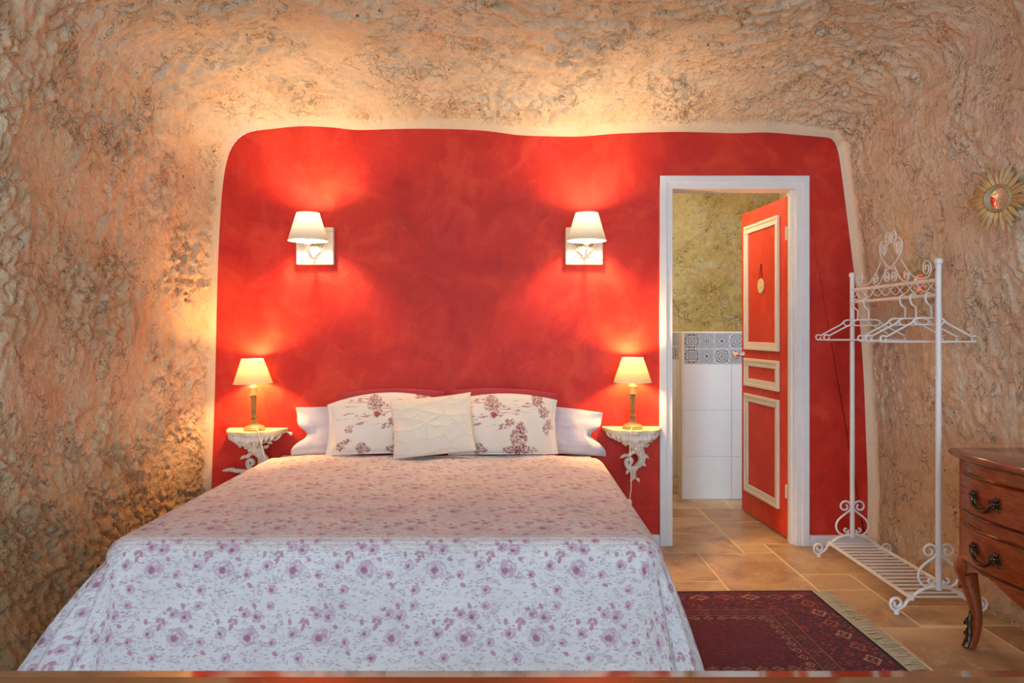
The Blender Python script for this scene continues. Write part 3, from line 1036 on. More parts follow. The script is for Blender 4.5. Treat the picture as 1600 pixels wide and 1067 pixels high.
def moulding(x0, x1, z0, z1, wdt=0.055):
    mb = MB()
    for (a, b, c, d) in ((x0, x1, z1 - wdt, z1), (x0, x1, z0, z0 + wdt), (x0, x0 + wdt, z0 + wdt, z1 - wdt), (x1 - wdt, x1, z0 + wdt, z1 - wdt)):
        mb.box(a, b, -0.002, 0.012, c, d, 0.004)
    for (a, b, c, d) in ((x0, x1, z1 - 0.02, z1), (x0, x1, z0, z0 + 0.02), (x0, x0 + 0.02, z0 + 0.02, z1 - 0.02), (x1 - 0.02, x1, z0 + 0.02, z1 - 0.02)):
        mb.box(a, b, 0.010, 0.018, c, d, 0.003)
    return mb


for (z0, z1) in ((0.16, 0.82), (0.872, 1.058), (1.115, 1.945)):
    moulding(0.105, L - 0.075, z0, z1, 0.052).build('panel_moulding', IVORY, door)
kb = MB()
kb.lathe([(0.026, 0), (0.026, 0.006), (0.010, 0.008), (0.010, 0.03), (0.024, 0.04), (0.031, 0.055), (0.026, 0.072), (0.012, 0.080)], 18)
for i in range(len(kb.v)):
    x, y, z = kb.v[i]
    kb.v[i] = (L - 0.035 + x, z, 1.075 + y)
kb.build('door_knob', PORCELAIN, door, label='white porcelain knob painted with red flowers')
MB().box(L - 0.001, L + 0.002, -0.030, -0.008, 0.93, 1.10, 0.0005).build('lock_plate', DARKMETAL, door)
for z in (0.25, 1.78):
    MB().lathe([(0.006, 0), (0.006, 0.08)], 10, (0.0, 0.006, z)).build('hinge', IVORY, door)

# plaque hung on the door (touching its upper panel)
def door_pt(x, y, z):
    a = math.radians(93.6)
    return (HX + x * math.cos(a) - y * math.sin(a), HYD + x * math.sin(a) + y * math.cos(a), z)


PX = 0.385
pl_t = thing('hanging_plaque', 'small round cream plaque hanging by a dark string on the open red door', 'plaque', door_pt(PX, 0.0005, 1.53), (0, 0, math.radians(93.6)))
mb = MB()
mb.lathe([(0.0, 0.0), (0.046, 0.0), (0.050, 0.004), (0.046, 0.010), (0.030, 0.012), (0.0, 0.0125)], 28, closed_top=False, closed_bot=False)
for i in range(20):
    a = i * 2.39996
    r = 0.036 * math.sqrt((i + 0.5) / 20)
    mb.blob((r * math.cos(a), r * math.sin(a), 0.012), 0.005, 0.005, 0.003, 6, 4)
mb.v = [(x, z, y) for (x, y, z) in mb.v]
mb.build('plaque_disc', PLAQUE, pl_t)
MB().tube([(-0.022, 0.006, 0.044), (-0.002, 0.004, 0.135), (0.002, 0.004, 0.135), (0.022, 0.006, 0.044)], 0.0022, 6).build('string', STRING, pl_t)
MB().blob((0, 0.004, 0.137), 0.005, 0.005, 0.005).build('nail', STRING, pl_t)

# ------------------------------------------------------------------ bathroom beyond the door
def tiled_panel(name, x0, x1, yf, ends=False):
    """tile wall facing the room; front at yf; tiles as parts"""
    base = MB().box(x0, x1, yf + 0.006, yf + 0.11, 0, 1.222).build(name, GROUTW, smooth=0)
    tag(base, kind='structure')
    random.seed(int(x0 * 100))
    for (z0, z1) in ((0.0, 0.316), (0.316, 0.658), (0.658, 0.996)):
        x = x0 - 0.02 if not ends else x0 + 0.008
        first = True
        while x < x1 - 0.01:
            wd = 0.352 if x0 > 1.2 else 0.40
            a, b = max(x, x0), min(x + wd, x1)
            MB().box(a + 0.0015, b - 0.0015, yf, yf + 0.008, z0 + 0.0015, z1 - 0.0015, 0.001).build('tile', TILEW, base, smooth=0)
            x += wd
    i = 0
    x = x0 + (0.010 if ends else 0.0)
    s = 0.1115
    while x < x1 - 0.02:
        for j in range(2):
            z0 = 0.998 + j * s
            b = min(x + s, x1)
            fr_ = (b - x) / s
            q = MB()
            q.box(x + 0.001, b - 0.001, yf, yf + 0.008, z0 + 0.001, z0 + s - 0.001)
            q.uv = [((p[0] - x) / s, (p[2] - z0) / s) for p in q.v]
            q.has_uv = True
            q.build('patterned_tile', PATT[((i + 2) if j else i * 2 + 2 + (i // 2)) % 5 if not (j == 0 and i == 2) else 0], base, smooth=0)
        x += s
        i += 1
    return base


wp = tiled_panel('wall_partition', 1.258, 1.98, 5.565, True)
MB().box(1.254, 1.982, 5.560, 5.68, 1.222, 1.234, 0.002).build('edge_strip', IVORY, wp)
MB().box(1.252, 1.266, 5.560, 5.68, 0, 1.222, 0.002).build('corner_strip', IVORY, wp)
wf = tiled_panel('wall_far', 0.62, 2.3, 6.42)
MB().box(0.62, 2.3, 6.415, 6.53, 1.222, 1.234, 0.002).build('edge_strip', IVORY, wf)


def rock_panel(name, x0, x1, z0, z1, Y, mat, step=0.012):
    xs = np.arange(x0, x1 + step, step); zs = np.arange(z0, z1 + step, step)
    X, Z = np.meshgrid(xs, zs, indexing='ij')
    q = np.c_[X.ravel(), Z.ravel(), np.zeros(X.size)]
    h = 0.035 * pn(q * 2.2 + 3) + 0.030 * np.abs(pn(q * 7 + 9)) + 0.016 * np.abs(pn(q * 16 + 1)) + 0.007 * pn(q * 38)
    P = np.c_[X.ravel(), Y - h, Z.ravel()]
    n0, n1 = X.shape
    idx = np.arange(n0 * n1).reshape(n0, n1)
    f = np.stack([idx[:-1, :-1], idx[1:, :-1], idx[1:, 1:], idx[:-1, 1:]], -1).reshape(-1, 4)
    me = bpy.data.meshes.new(name)
    me.from_pydata(P.tolist(), [], f.tolist())
    at = me.attributes.new('rough_amount', 'FLOAT', 'POINT')
    at.data.foreach_set('value', np.ones(len(P), dtype=np.float32))
    me.shade_smooth()
    return tag(obj(name, me, mat), kind='structure')


rock_panel('wall_far_upper', 0.5, 2.5, 1.20, 2.75, 6.50, ROCK_B)
tag(MB().box(0.50, 0.62, YW + 0.101, 6.6, 0, 2.7).build('wall_inner_left', IVORY, smooth=0), kind='structure')
tag(MB().box(2.30, 2.42, YW + 0.101, 6.6, 0, 2.7).build('wall_inner_right', IVORY, smooth=0), kind='structure')
tag(MB().box(0.50, 2.42, YW + 0.101, 6.7, 2.60, 2.7).build('ceiling_bathroom', IVORY, smooth=0), kind='structure')

# ------------------------------------------------------------------ bed
BX, BHW = -0.430, 0.925       # centre and half width of the mattress
BY0, BY1 = 2.50, 4.345
BT = 0.545
bed = thing('bed', 'double bed standing head against the red wall under a floral coverlet', 'bed', (BX, (BY0 + BY1) / 2, 0))
cy = (BY0 + BY1) / 2
MB().box(-BHW + .03, BHW - .03, BY0 + .03 - cy, BY1 - cy, 0.16, 0.31, 0.01).build('bed_base', BASEWOOD, bed)
for sx in (-1, 1):
    for yy in (BY0 + .12, BY1 - .12):
        MB().lathe([(0.022, 0), (0.03, 0.16)], 14, (sx * (BHW - .46), yy - cy, 0)).build('leg', BASEWOOD, bed)
MB().box(-BHW + 0.005, BHW - 0.005, BY0 + .012 - cy, BY1 - cy, 0.312, BT - 0.012, 0.05).build('mattress', MATT, bed, smooth=60)


def coverlet():
    hw = BHW + 0.02
    y_head, y_foot = 4.115, BY0 - 0.02
    rc = 0.095
    # perimeter: left head -> left foot corner -> right foot corner -> right head
    per = []
    st = 0.012
    for yv in np.arange(y_head, y_foot + rc, -st): per.append((-hw, yv, -1, 0))
    for a in np.arange(0, math.pi / 2, st / (rc + 0.22)): per.append((-hw + rc - rc * math.cos(a), y_foot + rc - rc * math.sin(a), -math.cos(a), -math.sin(a)))
    for xv in np.arange(-hw + rc, hw - rc, st): per.append((xv, y_foot, 0, -1))
    for a in np.arange(0, math.pi / 2, st / (rc + 0.22)): per.append((hw - rc + rc * math.sin(a), y_foot + rc - rc * math.cos(a), math.sin(a), -math.cos(a)))
    for yv in np.arange(y_foot + rc, y_head, st): per.append((hw, yv, 1, 0))
    per.append((hw, y_head, 1, 0))
    per = np.array(per)
    n = len(per)
    s = np.r_[0, np.cumsum(np.linalg.norm(np.diff(per[:, :2] + per[:, 2:] * 0.25, axis=0), axis=1))]
    # inward offset rings so that the top joins seamlessly: parameter e from -inner to drop
    er = 0.085
    drops = np.r_[np.linspace(0, er * math.pi / 2, 10), np.arange(er * math.pi / 2 + 0.012, 0.56, 0.0135)]
    V, UV = [], []
    # flare by side: 0.22 left, 0.09 front, 0.12 right
    nx, ny = per[:, 2], per[:, 3]
    flare = 0.31 * np.clip(-nx, 0, 1) ** 2 + 0.11 * np.clip(-ny, 0, 1) ** 2 + 0.15 * np.clip(nx, 0, 1) ** 2
    corner = (2 * np.abs(nx * ny))
    fold = np.zeros(n)
    q = np.c_[s * 3.2, np.zeros(n), np.zeros(n)]
    soft = pn(q) * 0.010 + pn(q * 2.7 + 4) * 0.005
    cl = np.exp(-((s - s[int(np.argmax((nx > -0.75) & (nx < 0)))]) / 0.16) ** 2)
    crn = np.exp(-((s - s[n - 1 - int(np.argmax((nx[::-1] < 0.75) & (nx[::-1] > 0)))]) / 0.14) ** 2)
    fold = (cl + 0.6 * crn) * 0.030 * np.sin(s * 2 * math.pi / 0.135)
    rings = []
    for e in drops:
        if e <= er * math.pi / 2:
            a = e / er
            o = -er + er * math.sin(a)
            z = BT + 0.006 - er * (1 - math.cos(a))
            k_ = 0.0
        else:
            t = e - er * math.pi / 2
            k_ = t / 0.43
            o = 0.0
            z = BT + 0.006 - er - t * 0.94
        fl_ = flare * (0.7 * k_ + 0.3 * k_ ** 0.7) + (soft + fold) * min(1, k_ * 2.2)
        X = per[:, 0] + nx * (o + fl_)
        Yv = per[:, 1] + ny * (o + fl_)
        rings.append(np.c_[X, Yv, np.full(n, z)])
        UV.append(np.c_[per[:, 0] + nx * (e - er), per[:, 1] + ny * (e - er)])
    R = np.array(rings)
    m_ = len(drops)
    verts = R.reshape(-1, 3)
    uv = np.array(UV).reshape(-1, 2)
    faces = []
    for i in range(m_ - 1):
        for j in range(n - 1):
            faces.append((i * n + j, i * n + j + 1, (i + 1) * n + j + 1, (i + 1) * n + j))
    mb = MB()
    vv = verts.copy()
    vv[:, 0] += BX
    mb.add(vv.tolist(), faces, uv.tolist())
    # top: rows from the inner ring, left point to right point at equal Y, laid out as a grid
    ih = hw - er
    xs = np.linspace(-ih, ih, 110)
    ys = np.linspace(y_head, y_foot + er, 130)
    Xg, Yg = np.meshgrid(xs, ys, indexing='ij')
    # inner ring corners are nearly square (rc - er small), so a plain grid meets it
    edge = np.minimum(np.minimum(ih - np.abs(Xg), Yg - (y_foot + er)), 0.22) / 0.22
    qq = np.c_[Xg.ravel() * 3.5, Yg.ravel() * 3.5, np.zeros(Xg.size)]
    puff = (0.010 * pn(qq) + 0.004 * pn(qq * 3 + 2)).reshape(Xg.shape) * sst(0, 1, edge) + 0.012 * sst(0, 1, edge)
    Zg = BT + 0.006 + puff
    g = np.c_[Xg.ravel() + BX, Yg.ravel(), Zg.ravel()]
    idx = np.arange(g.shape[0]).reshape(Xg.shape)
    f = np.stack([idx[:-1, :-1], idx[1:, :-1], idx[1:, 1:], idx[:-1, 1:]], -1).reshape(-1, 4)
    mb.add(g.tolist(), f.tolist(), np.c_[Xg.ravel(), Yg.ravel()].tolist())
    o = mb.build('coverlet', FLORAL, smooth=180)
    return tag(o, 'white quilted coverlet printed with pink roses draped over the bed', 'coverlet')


cover = coverlet()


# ------------------------------------------------------------------ pillows
def pillow(name, wd, ht, th, mat, loc, lean, rz, label, group=None, seed=0, roll=0.0, pinch=0.05, wrinkle=0.006, flange=0.0, sag=0.0, cat='pillow', open_end=0):
    """origin at the middle of the bottom edge; local x across, y up the face, z toward the viewer"""
    nu, nv = 44, 34
    us = np.sin(np.linspace(-math.pi / 2, math.pi / 2, nu)); vs_ = np.sin(np.linspace(-math.pi / 2, math.pi / 2, nv))
    mb = MB()
    for side in (1, -1):
        U, V = np.meshgrid(us, vs_, indexing='ij')
        cx = 1 - pinch * (1 - V ** 2) * U ** 2
        cyv = 1 - pinch * (1 - U ** 2) * V ** 2 * (V > 0)
        X = wd / 2 * U * cx
        Yv = ht / 2 * V * cyv - sag * (U ** 2) * np.clip(V, 0, 1) * ht
        a = np.abs(U) / (1 - flange); b = np.abs(V) / (1 - flange)
        prof = np.clip(1 - np.clip(a, 0, 1) ** 3.2, 0, 1) * np.clip(1 - np.clip(b, 0, 1) ** 2.6, 0, 1)
        Z = side * (th / 2) * prof ** 0.55
        # the stuffing settles toward the bottom
        Z = Z * (1.0 - 0.18 * V)
        q = np.c_[X.ravel() * 9 + seed * 3.1, Yv.ravel() * 9, np.full(X.size, seed * 1.7 + side)]
        q2 = np.c_[(X + 0.6 * Yv).ravel() * 26 + seed, (Yv - 0.4 * X).ravel() * 9, np.full(X.size, seed + side * 2.0)]
        wr = (pn(q) * 1.0 + np.abs(pn(q2)) * 1.1).reshape(X.shape) * wrinkle
        e = np.clip((1 - np.maximum(np.abs(U), np.abs(V))) * 6, 0, 1)
        Z = Z + side * wr * e
        if open_end:
            # the open mouth of the pillowcase flares into a zigzag
            t = np.clip((U * open_end - 0.72) / 0.28, 0, 1)
            X = X - open_end * t * 0.055 * np.exp(-((V + 0.15) / 0.30) ** 2)
            X = X + open_end * t * 0.028 * np.clip((-0.3 - V) / 0.5, 0, 1)
            Z = Z + t * 0.010 * np.sin(V * 7) + 0.008 * t * side
        idx = np.arange(nu * nv).reshape(nu, nv)
        f = np.stack([idx[:-1, :-1], idx[1:, :-1], idx[1:, 1:], idx[:-1, 1:]], -1).reshape(-1, 4)
        if side < 0: f = f[:, ::-1]
        Yv = Yv + ht / 2
        mb.add(np.c_[X.ravel(), Yv.ravel(), Z.ravel()].tolist(), f.tolist(), np.c_[X.ravel(), Yv.ravel()].tolist())
    o = mb.build(name, mat, smooth=180)
    o.location = loc
    o.rotation_euler = (Matrix.Rotation(rz, 3, 'Z') @ Matrix.Rotation(math.pi / 2 - lean, 3, 'X') @ Matrix.Rotation(roll, 3, 'Z')).to_euler()
    return tag(o, label, cat, group)


R = math.radians
BZ = BT + 0.022
GP = 'pillows along the head of the bed'
from mathutils.bvhtree import BVHTree


def bvh_of(o):
    M = Matrix.LocRotScale(o.location, o.rotation_euler, None)
    return BVHTree.FromPolygons([M @ v.co for v in o.data.vertices], [tuple(p.vertices) for p in o.data.polygons])


SETTLED = [bvh_of(cover)]
_mt = [c for c in bed.children if c.name.startswith('mattress')][0]
MATT_BVH = BVHTree.FromPolygons([v.co + bed.location for v in _mt.data.vertices], [tuple(p.vertices) for p in _mt.data.polygons])


def settle(o):
    """let the pillow rest: lift it off the coverlet, then ease it forward off the pillows behind it"""
    for _ in range(60):
        t_ = bvh_of(o)
        if not t_.overlap(SETTLED[0]) and not t_.overlap(MATT_BVH): break
        o.location.z += 0.002
    for _ in range(80):
        t_ = bvh_of(o)
        if not any(t_.overlap(q) for q in SETTLED[1:]): break
        o.location.y -= 0.003
    SETTLED.append(bvh_of(o))
    return o


settle(pillow('pillow', 0.82, 0.27, 0.075, LINEN_W, (-0.815, 4.290, BT - 0.008), R(9), R(1), 'white pillow at the left end of the bed head beneath the cream lamp shelf', GP, 1, R(2), 0.02, 0.010, open_end=-1))
settle(pillow('pillow', 0.80, 0.27, 0.075, LINEN_W, (0.105, 4.290, BT - 0.008), R(9), R(-1), 'white pillow at the right end of the bed head next to the doorway side', GP, 2, R(-3), 0.02, 0.010, sag=0.10, open_end=1))
settle(pillow('pillow', 0.60, 0.385, 0.065, LINEN_R, (-0.672, 4.220, BT - 0.008), R(9), R(2), 'dark pink pillow behind the left toile pillow', GP, 3, R(1), 0.02, 0.004, sag=0.07))
settle(pillow('pillow', 0.60, 0.385, 0.065, LINEN_R, (-0.058, 4.220, BT - 0.008), R(9), R(-2), 'dark pink pillow behind the right toile pillow', GP, 4, R(-1.5), 0.02, 0.004, sag=0.07))
settle(pillow('pillow', 0.66, 0.345, 0.090, TOILE, (-0.680, 4.100, BZ), R(16), R(2), 'cream pillow with red toile print left of the small cushion', GP, 5, R(1.5), 0.05, flange=0.06, sag=0.20))
settle(pillow('pillow', 0.60, 0.345, 0.090, TOILE, (-0.048, 4.100, BZ), R(16), R(-1), 'cream pillow with red toile print right of the small cushion', GP, 6, R(0.5), 0.05, flange=0.05, sag=0.14))
settle(pillow('cushion', 0.44, 0.325, 0.085, QUILT_C, (-0.408, 3.990, BZ), R(22), R(1), 'small plain cream quilted cushion in the middle in front of the toile pillows', None, 7, R(6), 0.05, 0.007, cat='cushion'))

# ------------------------------------------------------------------ wall lamps
def wall_lamp(x, z, label):
    t = thing('wall_lamp', label, 'lamp', (x, YW, z), group='matching wall lamps over the bed')
    mb = MB()
    a = 0.107
    mb.box(-a, a, -0.022, 0, -a, a, 0.004)
    for (q, y0, y1) in ((a, -0.034, -0.018),):
        for bx in ((-q, q, q - 0.024, q), (-q, q, -q, -q + 0.024), (-q, -q + 0.024, -q + 0.024, q - 0.024), (q - 0.024, q, -q + 0.024, q - 0.024)):
            mb.box(bx[0], bx[1], y0, y1, bx[2], bx[3], 0.004)
    mb.box(-0.066, 0.066, -0.030, -0.018, -0.066, 0.066, 0.005)
    mb.build('back_plate', IVORY, t)
    rl = MB()          # carved heart-shaped leaf, ribs fanning out from the foot
    hp = []
    for i in range(40):
        u = 2 * math.pi * i / 40
        hx = 0.062 * math.sin(u) ** 3
        hz = 0.0052 * (13 * math.cos(u) - 5 * math.cos(2 * u) - 2 * math.cos(3 * u) - math.cos(4 * u)) + 0.018
        hp.append((hx, hz))
    rl.prism(hp, 'y', -0.037, -0.028)
    for i in range(9):
        aa = R(-48 + 12 * i)
        ln = 0.092 - 0.018 * abs(i - 4) / 4
        rl.tube([(0, -0.036, -0.062), (math.sin(aa) * ln * .55, -0.043, -0.062 + math.cos(aa) * ln * .55), (math.sin(aa) * ln, -0.038, -0.062 + math.cos(aa) * ln)],
                [0.002, 0.005, 0.003], 6)
    rl.build('carved_leaf', CARVED, t)
    ar = MB()
    pts = catmull([(0, -0.038, -0.060), (0, -0.075, -0.072), (0, -0.13, -0.066), (0, -0.165, -0.045), (0, -0.175, -0.005)], 6)
    ar.tube(pts, [0.0085] * len(pts), 10)
    ar.lathe([(0.010, 0), (0.017, 0.004), (0.012, 0.010), (0.0115, 0.055), (0.014, 0.06), (0.012, 0.064)], 16, (0, -0.175, -0.012))
    ar.build('arm', WHITE, t)
    sh = MB()
    zb, zt = 0.012, 0.166
    sh.lathe([(0.109, zb), (0.063, zt)], 40, (0, -0.175, 0), False, False)
    s = sh.build('lamp_shade', SHADE_S, t, smooth=180)
    for (r, zz) in ((0.109, zb), (0.063, zt)):
        rim = MB().tube([(r * math.cos(2 * math.pi * k / 40), -0.175 + r * math.sin(2 * math.pi * k / 40), zz) for k in range(40)], 0.0015, 6, closed=True)
        rim.build('rim_wire', IVORY, s)
    MB().blob((0, -0.175, 0.114), 0.030, 0.030, 0.036, 12, 8).build('bulb', BULB_S, t, smooth=180)
    return t


wall_lamp(-1.133, 1.730, 'left wall lamp, white shade on a square carved plate, above the left bedside lamp')
wall_lamp(0.415, 1.730, 'right wall lamp, white shade on a square carved plate, nearest the doorway')


# ------------------------------------------------------------------ bracket shelves and table lamps
def bracket(x, z, label, extra):
    t = thing('bracket_shelf', label, 'shelf', (x, YW, z), group='carved bracket shelves beside the bed')
    top = []
    for i in range(33):
        u = -1 + 2 * i / 32
        dpt = 0.205 * (1 - 0.12 * abs(u)) * (1 - abs(u) ** 5 * 0.85) * (1 + 0.05 * math.cos(u * 3 * math.pi)) + 0.012
        top.append((u * 0.168, -dpt))
    poly = [(-0.168, 0)] + top + [(0.168, 0)]
    MB().prism(poly, 'z', -0.016, 0).build('shelf_top', SHELF_TOP, t)
    apron = []
    for (sx, sy, zz) in ((0.93, 0.93, -0.016), (0.90, 0.90, -0.030), (0.72, 0.75, -0.05), (0.56, 0.6, -0.07)):
        apron.append([(p[0] * sx, p[1] * sy, zz) for p in poly])
    mb = MB()
    n = len(poly)
    vs = [q for r_ in apron for q in r_]
    fs = []
    for i in range(3):
        for j in range(n):
            k_ = (j + 1) % n
            fs.append((i * n + j, i * n + k_, (i + 1) * n + k_, (i + 1) * n + j))
    mb.add(vs, fs)
    # acanthus leaves hanging under the edge
    random.seed(9)
    for i in range(13):
        u = -0.94 + 1.88 * i / 12
        yv = -0.19 * (1 - 0.12 * abs(u)) * (1 - abs(u) ** 5 * 0.85) - 0.004
        xx = u * 0.155
        dn = 0.035 + 0.045 * (1 - abs(u)) + random.uniform(-.006, .01)
        mb.tube(catmull([(xx, yv * .96, -0.020), (xx * .93, yv * .99 - .006, -0.022 - dn * .4), (xx * .80, yv * .85, -0.022 - dn * .8), (xx * .74, yv * .86 - .012, -0.022 - dn)], 3),
                [0.006, .012, .015, .015, .014, .013, .012, .009, .009, .004], 7, flat=0.6)
    mb.build('carved_apron', PLASTER_W, t)
    sc = MB()
    # main S stem, C-scroll and tail
    stem = catmull([(0.0, -0.10, -0.05), (0.012, -0.115, -0.085), (0.030, -0.105, -0.12), (0.046, -0.09, -0.155), (0.044, -0.075, -0.19), (0.022, -0.06, -0.222), (0.006, -0.045, -0.255), (0.012, -0.03, -0.285)], 5)
    sc.tube(stem, [0.055 - 0.030 * min(1, i / 14) - 0.006 * max(0, (i - 14) / 21) for i in range(len(stem))], 10, flat=0.75)
    cs = catmull([(0.030, -0.105, -0.115), (-0.005, -0.115, -0.128), (-0.030, -0.11, -0.150), (-0.045, -0.10, -0.150)], 5)
    sc.tube(cs, [0.020] * 6 + [0.014] * 5 + [0.009] * 5, 8, flat=0.8)
    cl = catmull([(0.022, -0.065, -0.222), (-0.010, -0.075, -0.232), (-0.034, -0.08, -0.212), (-0.038, -0.08, -0.185), (-0.020, -0.082, -0.172), (-0.006, -0.082, -0.186), (-0.014, -0.08, -0.202)], 5)
    sc.tube(cl, [0.019 - 0.009 * i / 30 for i in range(len(cl))], 8, flat=0.85)
    for (px_, pz, dx, dz, r_) in ((-0.045, -0.150, -0.030, -0.016, .013), (0.062, -0.150, 0.022, -0.02, .013), (0.058, -0.10, 0.03, 0.012, .014), (-0.03, -0.085, -0.035, 0.0, .014),
                                  (0.050, -0.20, 0.02, -0.012, .011), (-0.03, -0.24, -0.012, -0.02, .010), (0.0, -0.28, -0.018, -0.016, .012), (0.02, -0.285, 0.012, -0.018, .010),
                                  (-0.055, -0.06, -0.03, -0.014, .014), (0.075, -0.065, 0.03, -0.012, .014)):
        sc.tube([(px_, -0.09, pz), (px_ + dx * .5, -0.105, pz + dz * .3), (px_ + dx, -0.098, pz + dz)], [r_, r_ * 1.1, r_ * .35], 7, flat=0.7)
    # grooves: raised beads along the stem
    for off in (-0.014, 0.014):
        sc.tube([(p[0] + off, p[1] - 0.026, p[2]) for p in stem[4:26]], 0.0045, 6)
    for i, p in enumerate(cl[::6]):
        sc.blob((p[0], p[1] - 0.014, p[2]), 0.007, 0.006, 0.007, 6, 5)
    sc.tube([(0.006, -0.045, -0.25), (0.01, 0.0, -0.25)], 0.018, 8)
    sc.build('carved_scroll', PLASTER_W, t)
    for (hx, hz) in ((0.004, -0.048), (0.010, -0.078)):
        MB().blob((hx, -0.150 + (0.004 if hz > -0.06 else 0.0), hz), 0.007, 0.010, 0.005, 8, 6).build('hole_shade', DARKMETAL, t)  # solid dark beads stand in for the shade inside uncut holes
    if extra:
        lf = MB()
        pts = catmull([(0.0, -0.045, -0.262), (-0.05, -0.04, -0.246), (-0.11, -0.035, -0.244), (-0.16, -0.03, -0.238), (-0.205, -0.02, -0.246)], 5)
        lf.tube(pts, [0.015, .016, .017, .018, .019, .018, .017, .018, .019, .020, .019, .018, .017, .018, .018, .017, .014, .012, .010, .007, .003], 8, flat=0.7)
        random.seed(4)
        for i in range(16):
            p = pts[1 + i]
            lf.blob((p[0], p[1] - 0.012, p[2] + random.uniform(-.012, .012)), 0.014, 0.009, 0.006, 7, 5, (0, random.uniform(-.6, .6), 0))
        lf.tube([(-0.16, -0.03, -0.24), (-0.16, 0.0, -0.24)], 0.008, 6)
        lf.build('carved_leaf_spray', PLASTER_W, t)
        MB().blob((0.185, -0.01, -0.035), 0.012, 0.010, 0.012, 8, 6).tube([(0.16, -0.015, -0.02), (0.185, -0.01, -0.033)], 0.006, 6).build('carved_bud', PLASTER_W, t)
    return t


SZL, SZR = 0.682, 0.690
bracket(-1.462, SZL, 'carved white bracket shelf left of the bed with a leaf spray at its foot', True)
bracket(0.688, SZR, 'carved white bracket shelf right of the bed beside the door frame', False)


def table_lamp(x, y, z, tilt, label, cord_pts):
    t = thing('table_lamp', label, 'lamp', (x, y, z), (0, tilt, 0), 'matching bedside lamps')
    b = MB()
    b.lathe([(0.058, 0), (0.060, 0.006), (0.055, 0.010), (0.056, 0.014), (0.050, 0.020), (0.030, 0.028), (0.020, 0.034), (0.018, 0.042)], 32)
    b.build('base', LAMPWOOD, t, smooth=50)
    c = MB()
    c.lathe([(0.018, 0.040), (0.021, 0.046), (0.015, 0.052), (0.017, 0.060), (0.014, 0.066), (0.015, 0.072), (0.019, 0.076), (0.019, 0.080), (0.014, 0.083)], 24)
    # fluted shaft
    nfl, rows = 40, 8
    vs, fs = [], []
    for i in range(rows):
        zz = 0.083 + (0.192 - 0.083) * i / (rows - 1)
        r0 = 0.0135 + 0.004 * i / (rows - 1)
        for k_ in range(nfl):
            a = 2 * math.pi * k_ / nfl
            r_ = r0 - 0.0016 * (1 + math.cos(a * 10))
            vs.append((r_ * math.cos(a), r_ * math.sin(a), zz))
    for i in range(rows - 1):
        for k_ in range(nfl):
            l = (k_ + 1) % nfl
            fs.append((i * nfl + k_, i * nfl + l, (i + 1) * nfl + l, (i + 1) * nfl + k_))
    c.add(vs, fs)
    c.build('fluted_stem', LAMPGOLD, t, smooth=50)
    d = MB()
    d.lathe([(0.015, 0.190), (0.022, 0.194), (0.022, 0.199), (0.016, 0.202), (0.018, 0.208), (0.016, 0.214), (0.019, 0.226), (0.024, 0.238), (0.023, 0.242), (0.014, 0.246), (0.014, 0.262), (0.010, 0.266), (0.010, 0.29)], 24)
    d.build('stem_cap', LAMPWOOD, t, smooth=50)
    sh = MB().lathe([(0.107, 0.262), (0.060, 0.398)], 40, (0, 0, 0), False, False).build('lamp_shade', SHADE_T, t, smooth=180)
    for (r, zz) in ((0.107, 0.262), (0.060, 0.398)):
        rim = MB().tube([(r * math.cos(2 * math.pi * k_ / 40), r * math.sin(2 * math.pi * k_ / 40), zz) for k_ in range(40)], 0.0015, 6, closed=True)
        rim.build('rim_wire', IVORY, sh)
    MB().blob((0, 0, 0.352), 0.028, 0.028, 0.034, 12, 8).build('bulb', BULB_T, t, smooth=180)
    cd = MB().tube(catmull(cord_pts, 8), 0.0032, 7)
    cd.build('cord', CORD, t)
    return t


LY = YW - 0.105
tl = table_lamp(-1.455, LY, SZL + 0.0025, R(-1.6), 'cream bedside lamp left of the bed, leaning slightly on its bracket shelf',
                [(0.03, -0.052, 0.010), (0.045, -0.090, 0.012), (0.062, -0.122, 0.004), (0.080, -0.135, -0.05), (0.092, -0.135, -0.11), (0.100, -0.13, -0.15), (0.102, -0.12, -0.168)])
tr = table_lamp(0.681, LY, SZR + 0.001, 0, 'cream bedside lamp right of the bed, upright with its cord hanging down in front',
                [(-0.010, -0.060, 0.010), (-0.022, -0.098, 0.012), (-0.030, -0.128, 0.002), (-0.036, -0.138, -0.05), (-0.036, -0.138, -0.14), (-0.030, -0.13, -0.24), (-0.026, -0.11, -0.32), (-0.034, -0.10, -0.385)])
MB().box(-0.046, -0.022, -0.112, -0.088, -0.415, -0.380, 0.004).build('cord_switch', CORD, tr)

# ------------------------------------------------------------------ rug
RX0, RX1, RY0, RY1 = 0.20, 1.435, 2.42, 3.575
rcx, rcy = (RX0 + RX1) / 2, (RY0 + RY1) / 2
rug = thing('rug', 'dark red patterned rug with pale fringe lying on the stone floor beside the bed', 'rug', (rcx, rcy, 0), (0, 0, R(1.2)))
hx, hy = (RX1 - RX0) / 2, (RY1 - RY0) / 2
nx_, ny_ = 60, 44
xs = np.linspace(-hx, hx, nx_); ys = np.linspace(-hy, hy, ny_)
Xg, Yg = np.meshgrid(xs, ys, indexing='ij')
Zg = 0.010 + 0.0015 * pn(np.c_[Xg.ravel() * 5, Yg.ravel() * 5, np.zeros(Xg.size)]).reshape(Xg.shape)
idx = np.arange(Xg.size).reshape(Xg.shape)
f = np.stack([idx[:-1, :-1], idx[1:, :-1], idx[1:, 1:], idx[:-1, 1:]], -1).reshape(-1, 4)
mb = MB().add(np.c_[Xg.ravel(), Yg.ravel(), Zg.ravel()].tolist(), f.tolist())
mb.box(-hx, hx, -hy, hy, 0.001, 0.0085)
mb.build('rug_field', mat_rug('afghan_rug', hx, hy), rug)
fg = MB()
random.seed(2)
